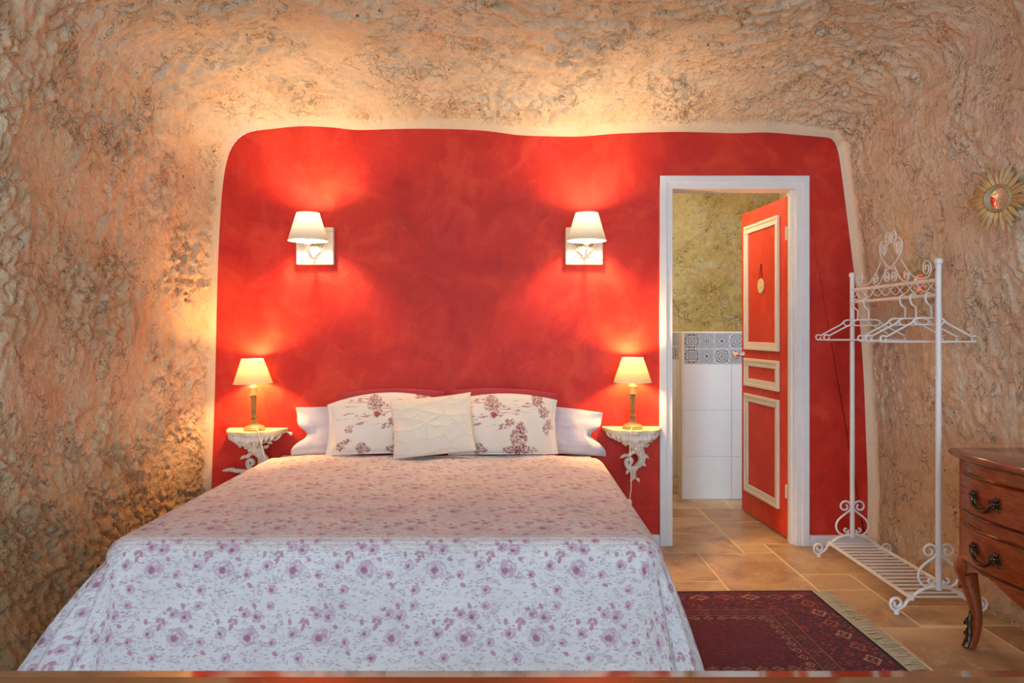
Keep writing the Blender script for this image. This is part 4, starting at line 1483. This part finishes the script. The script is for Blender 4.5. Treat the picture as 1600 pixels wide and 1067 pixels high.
for sx in (1, -1):
    for i in range(64):
        yy = -hy + 2 * hy * (i + 0.5) / 64
        fg.blob((sx * (hx + 0.012), yy, 0.006), 0.006, 0.004, 0.004, 5, 4)
        lean_ = random.uniform(-0.012, 0.012)
        for k_ in range(3):
            ln = random.uniform(0.065, 0.115)
            dy = lean_ + (k_ - 1) * 0.007 + random.uniform(-0.010, 0.010)
            fg.tube([(sx * (hx + 0.008), yy, 0.006), (sx * (hx + ln * .35), yy + dy * .5, 0.005), (sx * (hx + ln * .7), yy + dy * .9, 0.005 + random.uniform(0, .008)), (sx * (hx + ln), yy + dy * 1.5, 0.003)],
                    [0.0021, 0.0020, 0.0019, 0.0009], 4, flat=0.8)
    fg.box(sx * hx if sx > 0 else -hx - 0.010, hx + 0.010 if sx > 0 else -hx, -hy, hy, 0.001, 0.007)
tag(fg.build('fringe', FRINGE, rug), kind='stuff', label='pale beige knotted fringe')

# ------------------------------------------------------------------ clothes rack
RKX, RKY0, RKY1 = 1.872, 3.315, 4.155
rack = thing('clothes_rack', 'white wrought metal clothes rack with scrolled feet standing by the right wall', 'rack', (RKX, (RKY0 + RKY1) / 2, 0))
hy_ = (RKY1 - RKY0) / 2


def spiral(cx, cz, r0, r1, a0, turns, n=26, sgn=1):
    """points in a plane (u, v) from outer radius r0 to inner r1"""
    return [(cx + (r0 + (r1 - r0) * i / n) * math.cos(a0 + sgn * 2 * math.pi * turns * i / n), cz + (r0 + (r1 - r0) * i / n) * math.sin(a0 + sgn * 2 * math.pi * turns * i / n)) for i in range(n + 1)]


def lyre(mirror):
    """one side of the scroll pair flanking a post, in (x, z)"""
    top = spiral(0.040, 0.276, 0.033, 0.011, math.pi * 0.95, 1.15, 22, -1)
    pts = [(0.022, 0.128), (0.045, 0.118), (0.075, 0.133), (0.089, 0.165), (0.078, 0.20), (0.048, 0.228), (0.018, 0.252), (0.008, 0.268)]
    lo = spiral(0.036, 0.148, 0.015, 0.006, math.pi * 1.0, -0.85, 14, -1)
    return [(mirror * x, z) for x, z in lo[::-1]][:0], [(mirror * x, z) for x, z in pts], [(mirror * x, z) for x, z in top], [(mirror * x, z) for x, z in lo]


for sy in (-1, 1):
    y = sy * hy_
    MB().lathe([(0.0125, 0.105), (0.0125, 1.535), (0.016, 1.538), (0.018, 1.548), (0.016, 1.558), (0.006, 1.564)], 18, (0, y, 0)).build('post', METAL_W, rack)
    # arched foot ending in two scrolls
    pts = catmull([(-0.138, 0.058), (-0.112, 0.080), (-0.070, 0.108), (0, 0.122), (0.070, 0.108), (0.112, 0.080), (0.138, 0.058)], 6)
    ft = MB().tube([(p[0], y, p[1]) for p in pts], 0.0085, 8, flat=0.7)
    for sx in (-1, 1):
        sp = [(0.138, 0.058), (0.148, 0.040), (0.165, 0.026)] + spiral(0.184, 0.047, 0.032, 0.008, -math.pi * 0.5, 1.35, 30, 1)
        ft.tube([(sx * p[0], y, p[1]) for p in catmull(sp[:3], 4)[:-1] + sp[3:]], 0.0075, 8, flat=0.8)
        ft.lathe([(0.011, 0.0), (0.011, 0.010), (0.007, 0.016)], 12, (sx * 0.184, y, 0))
    ft.build('foot', METAL_W, rack)
    for sx in (-1, 1):
        _, p1, tp, lo = lyre(sx)
        l = MB()
        path = catmull(p1, 5)
        l.tube([(p[0], y, p[1]) for p in path + tp], 0.0055, 7)
        l.tube([(p[0], y, p[1]) for p in [p1[0]] + lo], 0.0045, 7)
        l.build('side_scroll', METAL_W, rack)
# top rails and lattice
for z, r in ((1.466, 0.0085), (1.400, 0.0085)):
    MB().tube([(0, -hy_, z), (0, hy_, z)], r, 10).build('top_rail', METAL_W, rack)
la = MB()
per = 2 * hy_ / 9
for ph in (0, math.pi):
    la.tube([(0.002 if ph else -0.002, -hy_ + 0.012 + (2 * hy_ - 0.024) * i / 120, 1.4405 + 0.021 * math.cos(ph + 9 * math.pi * 2 * i / 120 * 0.5 * 1.0)) for i in range(121)], 0.0026, 5)
la.build('lattice', METAL_W, rack)
# crest of wire scrolls above the upper rail
cr = MB()
RW = 0.0032


def cpath(pts): cr.tube([(0, p[0], p[1]) for p in pts], RW, 6)


z0 = 1.4735
for s in (-1, 1):
    # long arm from beside the post curling in an end spiral, rising to the middle
    sp = spiral(s * 0.325, z0 + 0.052, 0.042, 0.008, -math.pi / 2, 1.9, 40, s)
    arm = catmull([(s * 0.10, z0 + 0.115), (s * 0.16, z0 + 0.058), (s * 0.23, z0 + 0.016), (s * 0.30, z0 + 0.009)], 6)
    cpath(arm + sp)
    # small spiral on the rail
    sp2 = spiral(s * 0.150, z0 + 0.034, 0.030, 0.006, -math.pi / 2, 1.8, 36, s)
    cpath(catmull([(s * 0.03, z0 + 0.098), (s * 0.085, z0 + 0.030), (s * 0.125, z0 + 0.006)], 5) + sp2)
    sp3 = spiral(s * 0.034, z0 + 0.040, 0.032, 0.006, math.pi / 2, 1.8, 36, -s)
    cpath([(0, z0 + 0.080)] + sp3)
    # lyre shape rising in the centre with two curls
    sp4 = spiral(s * 0.070, z0 + 0.185, 0.040, 0.008, 0 if s > 0 else math.pi, 1.7, 38, s)
    cpath(catmull([(0, z0 + 0.080), (s * 0.05, z0 + 0.105), (s * 0.095, z0 + 0.145), (s * 0.11, z0 + 0.178)], 6) + sp4)
    sp5 = spiral(s * 0.032, z0 + 0.232, 0.034, 0.007, -math.pi / 2, 1.7, 34, -s)
    cpath(catmull([(s * 0.062, z0 + 0.145), (s * 0.068, z0 + 0.19), (s * 0.05, z0 + 0.20)], 4)[:-2] + sp5)
cr.build('crest', METAL_W, rack)
# shoe shelf
SH = 0.072
for x in (-0.122, 0.122):
    MB().box(x - 0.008, x + 0.008, -hy_ + 0.0, hy_ - 0.0, SH - 0.006, SH + 0.006, 0.002).build('shelf_rail', METAL_W, rack)
sl = MB().tube([(-0.118, 0, 0), (0.118, 0, 0)], 0.0048, 8).mesh('shelf_bar')
sl.materials.append(METAL_W)
for i in range(17):
    b = obj('shelf_bar', sl, None, rack)
    b.location = (0, -hy_ + 0.01 + (2 * hy_ - 0.02) * i / 16, SH)
for sx in (-1, 1):
    for sy in (-1, 1):
        MB().box(sx * 0.122 - 0.010, sx * 0.122 + 0.010, sy * hy_ - 0.012, sy * hy_ + 0.012, SH - 0.010, SH + 0.014, 0.002).build('shelf_bracket', METAL_W, rack)


# ------------------------------------------------------------------ hangers
def hanger_mesh():
    mb = MB()
    r = 0.0042
    # hook over the rail (rail centre at 0,0): local x across, z up
    hook = [(-0.018, -0.012), (-0.0205, 0.004), (-0.014, 0.0165), (0.0, 0.0205), (0.013, 0.016), (0.0, 0.0205)]
    arc = [(0.0155 * math.cos(a) - 0.001, 0.0155 * math.sin(a)) for a in np.linspace(R(10), R(190), 14)]
    pts = arc + [(-0.0150, -0.016), (-0.010, -0.030), (0.004, -0.042), (0.010, -0.052), (0.010, -0.098)]
    mb.tube([(p[0], 0, p[1]) for p in catmull(pts, 3)], r, 7)
    hk = MB().add(mb.v, mb.f)
    bd = MB()
    zt, zb, hw = -0.098, -0.205, 0.222
    # inner slot and shoulders
    slot = [(0.055 * s_, z_) for s_, z_ in ()]
    sl_ = []
    for i in range(12): sl_.append((0.052 + 0.015 * math.cos(math.pi / 2 - math.pi * i / 11), zt - 0.015 + 0.015 * math.sin(math.pi / 2 - math.pi * i / 11)))
    for i in range(12): sl_.append((-0.052 + 0.015 * math.cos(-math.pi / 2 - math.pi * i / 11), zt - 0.015 + 0.015 * math.sin(-math.pi / 2 - math.pi * i / 11)))
    bd.tube([(p[0], 0, p[1]) for p in sl_], 0.0036, 7, closed=True)
    for s_ in (-1, 1):
        sh = catmull([(s_ * 0.045, zt), (s_ * 0.066, zt - 0.008), (s_ * 0.082, zt - 0.024), (s_ * 0.12, zt - 0.044), (s_ * (hw - 0.030), zb + 0.0245)], 5)
        bd.tube([(p[0], 0, p[1]) for p in sh], 0.0042, 7)
        cur = spiral(s_ * (hw - 0.014), zb + 0.0135, 0.0135, 0.0135, R(120) if s_ > 0 else R(60), 0.85, 20, -s_)
        bd.tube([(p[0], 0, p[1]) for p in [(s_ * (hw - 0.034), zb + 0.0225)] + cur], 0.0040, 7)
    bd.tube([(-hw + 0.014, 0, zb), (hw - 0.014, 0, zb)], 0.0040, 7)
    a = hk.mesh('hook'); a.materials.append(METAL_W)
    b = bd.mesh('hanger_body'); b.materials.append(METAL_W)
    return a, b


hkm, hbm = hanger_mesh()
hl = ['white clothes hanger at the far end of the rack rail, closest to the red wall',
      'second white clothes hanger from the far post of the rack',
      'white clothes hanger in the middle of the rack rail, third from the far post',
      'fourth white clothes hanger from the far post, just behind the nearest one',
      'nearest white clothes hanger, beside the front post of the rack']
for i, (yy, rz) in enumerate(((4.110, 2), (3.985, -3), (3.615, 3), (3.520, -2), (3.390, 1.5))):
    h = thing('clothes_hanger', hl[i], 'hanger', (RKX, yy, 1.400 - 0.0014), (0, 0, R(rz)), 'white hangers on the clothes rack')
    obj('hook', hkm, None, h); obj('hanger_body', hbm, None, h)

# ------------------------------------------------------------------ sun mirrors
def sun_mirror(loc, rz, R0, Rg, label, nray=22, seed=1):
    """local: disc in x-z plane, facing -y (before rotation)"""
    t = thing('sun_mirror', label, 'mirror', loc, rz, 'sunburst mirrors on the right wall')
    rg = MB()
    rg.lathe([(Rg * 0.98, 0.012), (Rg * 1.02, 0.026), (Rg * 1.14, 0.030), (Rg * 1.24, 0.022), (Rg * 1.24, 0.0), (Rg * 0.5, 0.0)], 40, closed_top=False, closed_bot=False)
    rg.v = [(x, -z, y) for x, y, z in rg.v]
    rg.build('ring', SUNRING, t, smooth=50)
    gl = MB()      # slightly convex glass
    gl.lathe([(Rg * 0.99, 0.014), (Rg * 0.75, 0.0165), (Rg * 0.5, 0.0180), (Rg * 0.25, 0.0190), (0.001, 0.0193)], 40, closed_bot=False)
    gl.v = [(x, -z, y) for x, y, z in gl.v]
    gl.build('mirror_glass', MIRROR, t, smooth=180)

    def ray_mesh(L_, wd):
        mb = MB()
        prof = [(0.0, .55), (.25, .95), (.5, 1.0), (.75, .62), (.92, .25), (1.0, .03)]
        vs, fs = [], []
        for (u, k_) in prof:
            x = Rg * 1.15 + u * L_
            yy = -0.012 - 0.012 * math.sin(u * math.pi) - 0.004 * u
            vs += [(x, yy + 0.007, -wd * k_), (x, yy, -wd * k_ * .55), (x, yy - 0.006, 0), (x, yy, wd * k_ * .55), (x, yy + 0.007, wd * k_)]
        for i in range(len(prof) - 1):
            for j in range(4):
                fs.append((i * 5 + j, i * 5 + j + 1, (i + 1) * 5 + j + 1, (i + 1) * 5 + j))
            fs.append((i * 5 + 4, i * 5, (i + 1) * 5, (i + 1) * 5 + 4))
        mb.add(vs, fs)
        me = mb.mesh('ray', 50)
        me.materials.append(SUNWOOD)
        return me
    ms = [ray_mesh(R0 - Rg * 1.15, R0 * 0.085), ray_mesh((R0 - Rg * 1.15) * 0.78, R0 * 0.075)]
    for i in range(nray):
        o = obj('ray', ms[i % 2], None, t)
        o.rotation_euler = (0, 2 * math.pi * i / nray + 0.1 * math.sin(i * 5.1 + seed), 0)
        o.location = (0, 0.002 * (i % 2), 0)
    return t


def wall_x(y, z):
    """inner face of the right wall at (y, z)"""
    g = SURF[iR:, :, :]
    j = int(np.argmin(np.abs(D - (YW - y))))
    i = int(np.argmin(np.abs(g[:, j, 2] - z)))
    return g[i, j, 0]


y1, z1 = 3.085, 1.783
sun_mirror((wall_x(y1, z1) - 0.030, y1, z1), (R(0), 0, R(-68)), 0.134, 0.046, 'sunburst mirror with straw gilt rays high on the right wall reflecting red', 34, 1)
y2, z2 = 3.74, 1.476
sun_mirror((wall_x(y2, z2) - 0.026, y2, z2), (R(0), 0, R(-72)), 0.128, 0.052, 'sunburst mirror with straw gilt rays hanging behind the clothes rack', 32, 4)

# ------------------------------------------------------------------ commode
CX, CY1, CY0 = 1.768, 2.985, 2.165          # front line, far and near ends
CM = (CY0 + CY1) / 2
com = thing('commode', 'reddish brown cherry wood commode with curved drawers against the right wall', 'dresser', (CX, CM, 0))
hwY = (CY1 - CY0) / 2
DEP = 0.36


def fx(yv):
    """front offset (negative = bulging into the room) at local y"""
    u = (abs(yv) / hwY)
    return -0.022 * math.sin(math.pi * min(1, max(0, (u - 0.04) / 0.90))) ** 1.2


def outline_c(grow=0.0, n=41, inset=0.0):
    pts = []
    for i in range(n):
        yv = -hwY - grow + (2 * hwY + 2 * grow) * i / (n - 1)
        pts.append((fx(yv / (1 + grow / hwY)) - grow, yv))
    return pts + [(DEP + grow * 0.3, hwY + grow), (DEP + grow * 0.3, -hwY - grow)]


MB().prism(outline_c(0.0), 'z', 0.335, 0.742).build('body', CHERRY, com, smooth=40)
tp = MB()
lay = [(0.006, 0.740), (0.014, 0.746), (0.022, 0.750), (0.028, 0.758), (0.028, 0.768), (0.022, 0.776), (0.018, 0.778)]
o0 = [outline_c(g) for g, z in lay]
nn = len(o0[0])
vs, fs = [], []
for (g, z), q in zip(lay, o0): vs += [(p[0], p[1], z) for p in q]
for i in range(len(lay) - 1):
    for j in range(nn):
        k_ = (j + 1) % nn
        fs.append((i * nn + j, i * nn + k_, (i + 1) * nn + k_, (i + 1) * nn + j))
fs.append(tuple(range((len(lay) - 1) * nn, len(lay) * nn)))
fs.append(tuple(range(nn - 1, -1, -1)))
tp.add(vs, fs).build('top', CHERRY_TOP, com, smooth=40)


def curved_panel(y0, y1, z0, z1, out, ch, mat, name, parent, n=18):
    """panel following the serpentine front, proud by out, chamfered edge"""
    mb = MB()
    vs, fs = [], []
    rows = [(z0, 0.0), (z0 + ch, out), (z1 - ch, out), (z1, 0.0)]
    ys = [y0, y0 + ch] + [y0 + ch + (y1 - y0 - 2 * ch) * i / n for i in range(1, n)] + [y1 - ch, y1]
    for (z, o_) in rows:
        for j, yv in enumerate(ys):
            oo = 0.0 if j in (0, len(ys) - 1) else o_
            vs.append((fx(yv) - oo, yv, z))
    m_ = len(ys)
    for i in range(3):
        for j in range(m_ - 1):
            fs.append((i * m_ + j, i * m_ + j + 1, (i + 1) * m_ + j + 1, (i + 1) * m_ + j))
    b0 = len(vs)
    for (z, o_) in ((z0, 0), (z1, 0)):
        for yv in ys: vs.append((fx(yv) + 0.006, yv, z))
    mb.add(vs, fs)
    return mb.build(name, mat, parent, smooth=40)


def bead(y0, y1, z, r, parent, name='moulding'):
    pts = [(fx(y0 + (y1 - y0) * i / 20) - 0.004, y0 + (y1 - y0) * i / 20, z) for i in range(21)]
    return MB().tube(pts, r, 8).build(name, CHERRY_DK, parent)


def drawer_handle(yc, zc, parent):
    h = MB()
    s = 0.042
    xo = fx(yc) - 0.010

    def pt(y, z, o): return (fx(yc + y) - 0.010 - o, yc + y, zc + z)
    # two leafy backplates and the swinging bail
    for sg in (-1, 1):
        random.seed(5 if sg > 0 else 6)
        cyy = sg * 0.060
        for i in range(9):
            a = R(90 + 38 * (i - 4)) if sg > 0 else R(90 + 38 * (i - 4))
            ln = 0.020 + 0.009 * ((i * 7) % 3) / 2
            e = (cyy + sg * 0.004 + math.cos(a) * ln, math.sin(a) * ln * 1.0)
            h.tube([pt(cyy, 0, 0.003), pt(cyy + (e[0] - cyy) * .6, e[1] * .6, 0.010), pt(e[0], e[1], 0.005)], [0.006, 0.0065, 0.0022], 6, flat=0.7)
            h.blob(pt(e[0], e[1], 0.007), 0.0042, 0.0042, 0.0042, 6, 5)
        h.blob(pt(cyy, 0, 0.010), 0.010, 0.009, 0.009, 8, 6)
    bail = catmull([(-0.056, 0.004), (-0.052, -0.014), (-0.030, -0.032), (0.0, -0.037), (0.030, -0.032), (0.052, -0.014), (0.056, 0.004)], 5)
    h.tube([pt(p[0], p[1], 0.018) for p in bail], [0.0045 + 0.003 * math.sin(math.pi * i / 30) for i in range(len(bail))], 8)
    h.blob(pt(0, -0.036, 0.018), 0.007, 0.009, 0.007, 8, 6)
    return h.build('handle', BRONZE, parent, label='dark bronze leaf handle')


for (z0, z1) in ((0.545, 0.690), (0.350, 0.492)):
    for (a, b) in ((-hwY + 0.028, -0.012), (0.012, hwY - 0.028)):
        dr = curved_panel(a, b, z0, z1, 0.011, 0.007, CHERRY, 'drawer', com)
        bead(a + 0.002, b - 0.002, z1 + 0.002, 0.0045, dr)
        bead(a + 0.002, b - 0.002, z0 - 0.002, 0.0045, dr)
        drawer_handle((a + b) / 2, (z0 + z1) / 2 + 0.002, dr)
# centre groove stile
MB().tube([(fx(0) - 0.001, 0, 0.35), (fx(0) - 0.001, 0, 0.735)], 0.006, 8).build('centre_stile', CHERRY_DK, com)
# shaped apron
ap = MB()
n = 40
vs, fs = [], []
for i in range(n + 1):
    yv = -hwY + 2 * hwY * i / n
    u = abs(yv) / hwY
    low = 0.285 + 0.055 * math.sin(math.pi * min(1, max(0, (u - 0.05) / 0.95))) ** 1.5 - 0.06 * max(0, (u - 0.86) / 0.14)
    for (xo, z) in ((-0.002, 0.342), (-0.006, low), (0.020, low), (0.020, 0.342)):
        vs.append((fx(yv) + xo, yv, z))
for i in range(n):
    for j in range(4):
        k_ = (j + 1) % 4
        fs.append((i * 4 + j, i * 4 + k_, (i + 1) * 4 + k_, (i + 1) * 4 + j))
fs += [(0, 1, 2, 3), tuple(n * 4 + j for j in (3, 2, 1, 0))]
ap.add(vs, fs).build('apron', CHERRY, com, smooth=40)
# side aprons
for sg in (-1, 1):
    MB().box(0.05, DEP - 0.03, sg * hwY - (0.018 if sg > 0 else 0.002), sg * hwY + (0.002 if sg > 0 else 0.018), 0.29, 0.345, 0.003).build('side_apron', CHERRY, com)
# cabriole legs
for (ex, sx) in ((0.0, 1), (DEP - 0.06, -1)):
    for sg in (-1, 1):
        lg = MB()
        prof = [(0.360, 0.032, -0.004), (0.335, 0.036, -0.010), (0.305, 0.037, -0.014), (0.26, 0.032, -0.008), (0.20, 0.024, 0.004), (0.14, 0.0185, 0.012), (0.08, 0.0155, 0.012), (0.035, 0.0165, 0.004), (0.012, 0.020, -0.004), (0.0, 0.019, -0.006)]
        prof = catmull(prof, 4)
        vs, fs = [], []
        for (z, hwid, o_) in prof:
            xc = ex + 0.030 + o_ * sx
            yc = sg * (hwY - 0.030 - o_ * 1.0)
            for k_ in range(12):
                a = 2 * math.pi * k_ / 12
                ca, sa = math.cos(a), math.sin(a)
                e = 0.62
                vs.append((xc + hwid * math.copysign(abs(ca) ** e, ca), yc + hwid * math.copysign(abs(sa) ** e, sa), z))
        m_ = len(prof)
        for i in range(m_ - 1):
            for k_ in range(12):
                l = (k_ + 1) % 12
                fs.append((i * 12 + k_, i * 12 + l, (i + 1) * 12 + l, (i + 1) * 12 + k_))
        fs += [tuple(range(12)), tuple((m_ - 1) * 12 + k_ for k_ in range(11, -1, -1))]
        lg.add(vs, fs)
        lo = lg.build('leg', CHERRY, com, smooth=50)
        if sx > 0:
            om = MB()
            xf = ex + 0.012
            yf = sg * (hwY - 0.034)
            om.tube(catmull([(xf + 0.010, yf, 0.150), (xf + 0.006, yf, 0.11), (xf + 0.006, yf, 0.06), (xf - 0.002, yf, 0.028), (xf - 0.012, yf, 0.006)], 4),
                    [0.004] * 3 + [0.008] * 4 + [0.011] * 4 + [0.013] * 4 + [0.014, 0.008], 8)
            for i in range(6):
                om.blob((xf - 0.004 - 0.004 * (i % 2), yf + 0.010 * (-1) ** i, 0.02 + 0.02 * i), 0.006, 0.006, 0.008, 6, 5)
            om.build('bronze_mount', BRONZE, lo, label='dark bronze foot mount')

# ------------------------------------------------------------------ table in the foreground
TY, TZ = 1.10, 0.740
tb = thing('table', 'lacquered brown wooden table whose far edge crosses the bottom of the picture', 'table', (0.15, 0.72, 0))
mb = MB()
W2 = 1.0
prof = [(-0.38, TZ), (TY - 0.72, TZ), (TY - 0.72 + 0.043, TZ - 0.0103), (TY - 0.72 + 0.047, TZ - 0.020), (TY - 0.72 + 0.040, TZ - 0.032), (-0.38, TZ - 0.032)]
mb.prism(prof, 'x', -W2, W2)
mb.build('table_top', TABLEWOOD, tb, smooth=5)
for sx in (-1, 1):
    for yy in (-0.30, 0.33):
        MB().box(sx * 0.90 - 0.03, sx * 0.90 + 0.03, yy - 0.03, yy + 0.03, 0, TZ - 0.034, 0.004).build('leg', TABLEWOOD, tb)
    MB().box(sx * 0.90 - 0.012, sx * 0.90 + 0.012, -0.27, 0.30, TZ - 0.12, TZ - 0.034, 0.002).build('apron', TABLEWOOD, tb)
for yy in (-0.30, 0.33):
    MB().box(-0.87, 0.87, yy - 0.012, yy + 0.012, TZ - 0.12, TZ - 0.034, 0.002).build('apron', TABLEWOOD, tb)
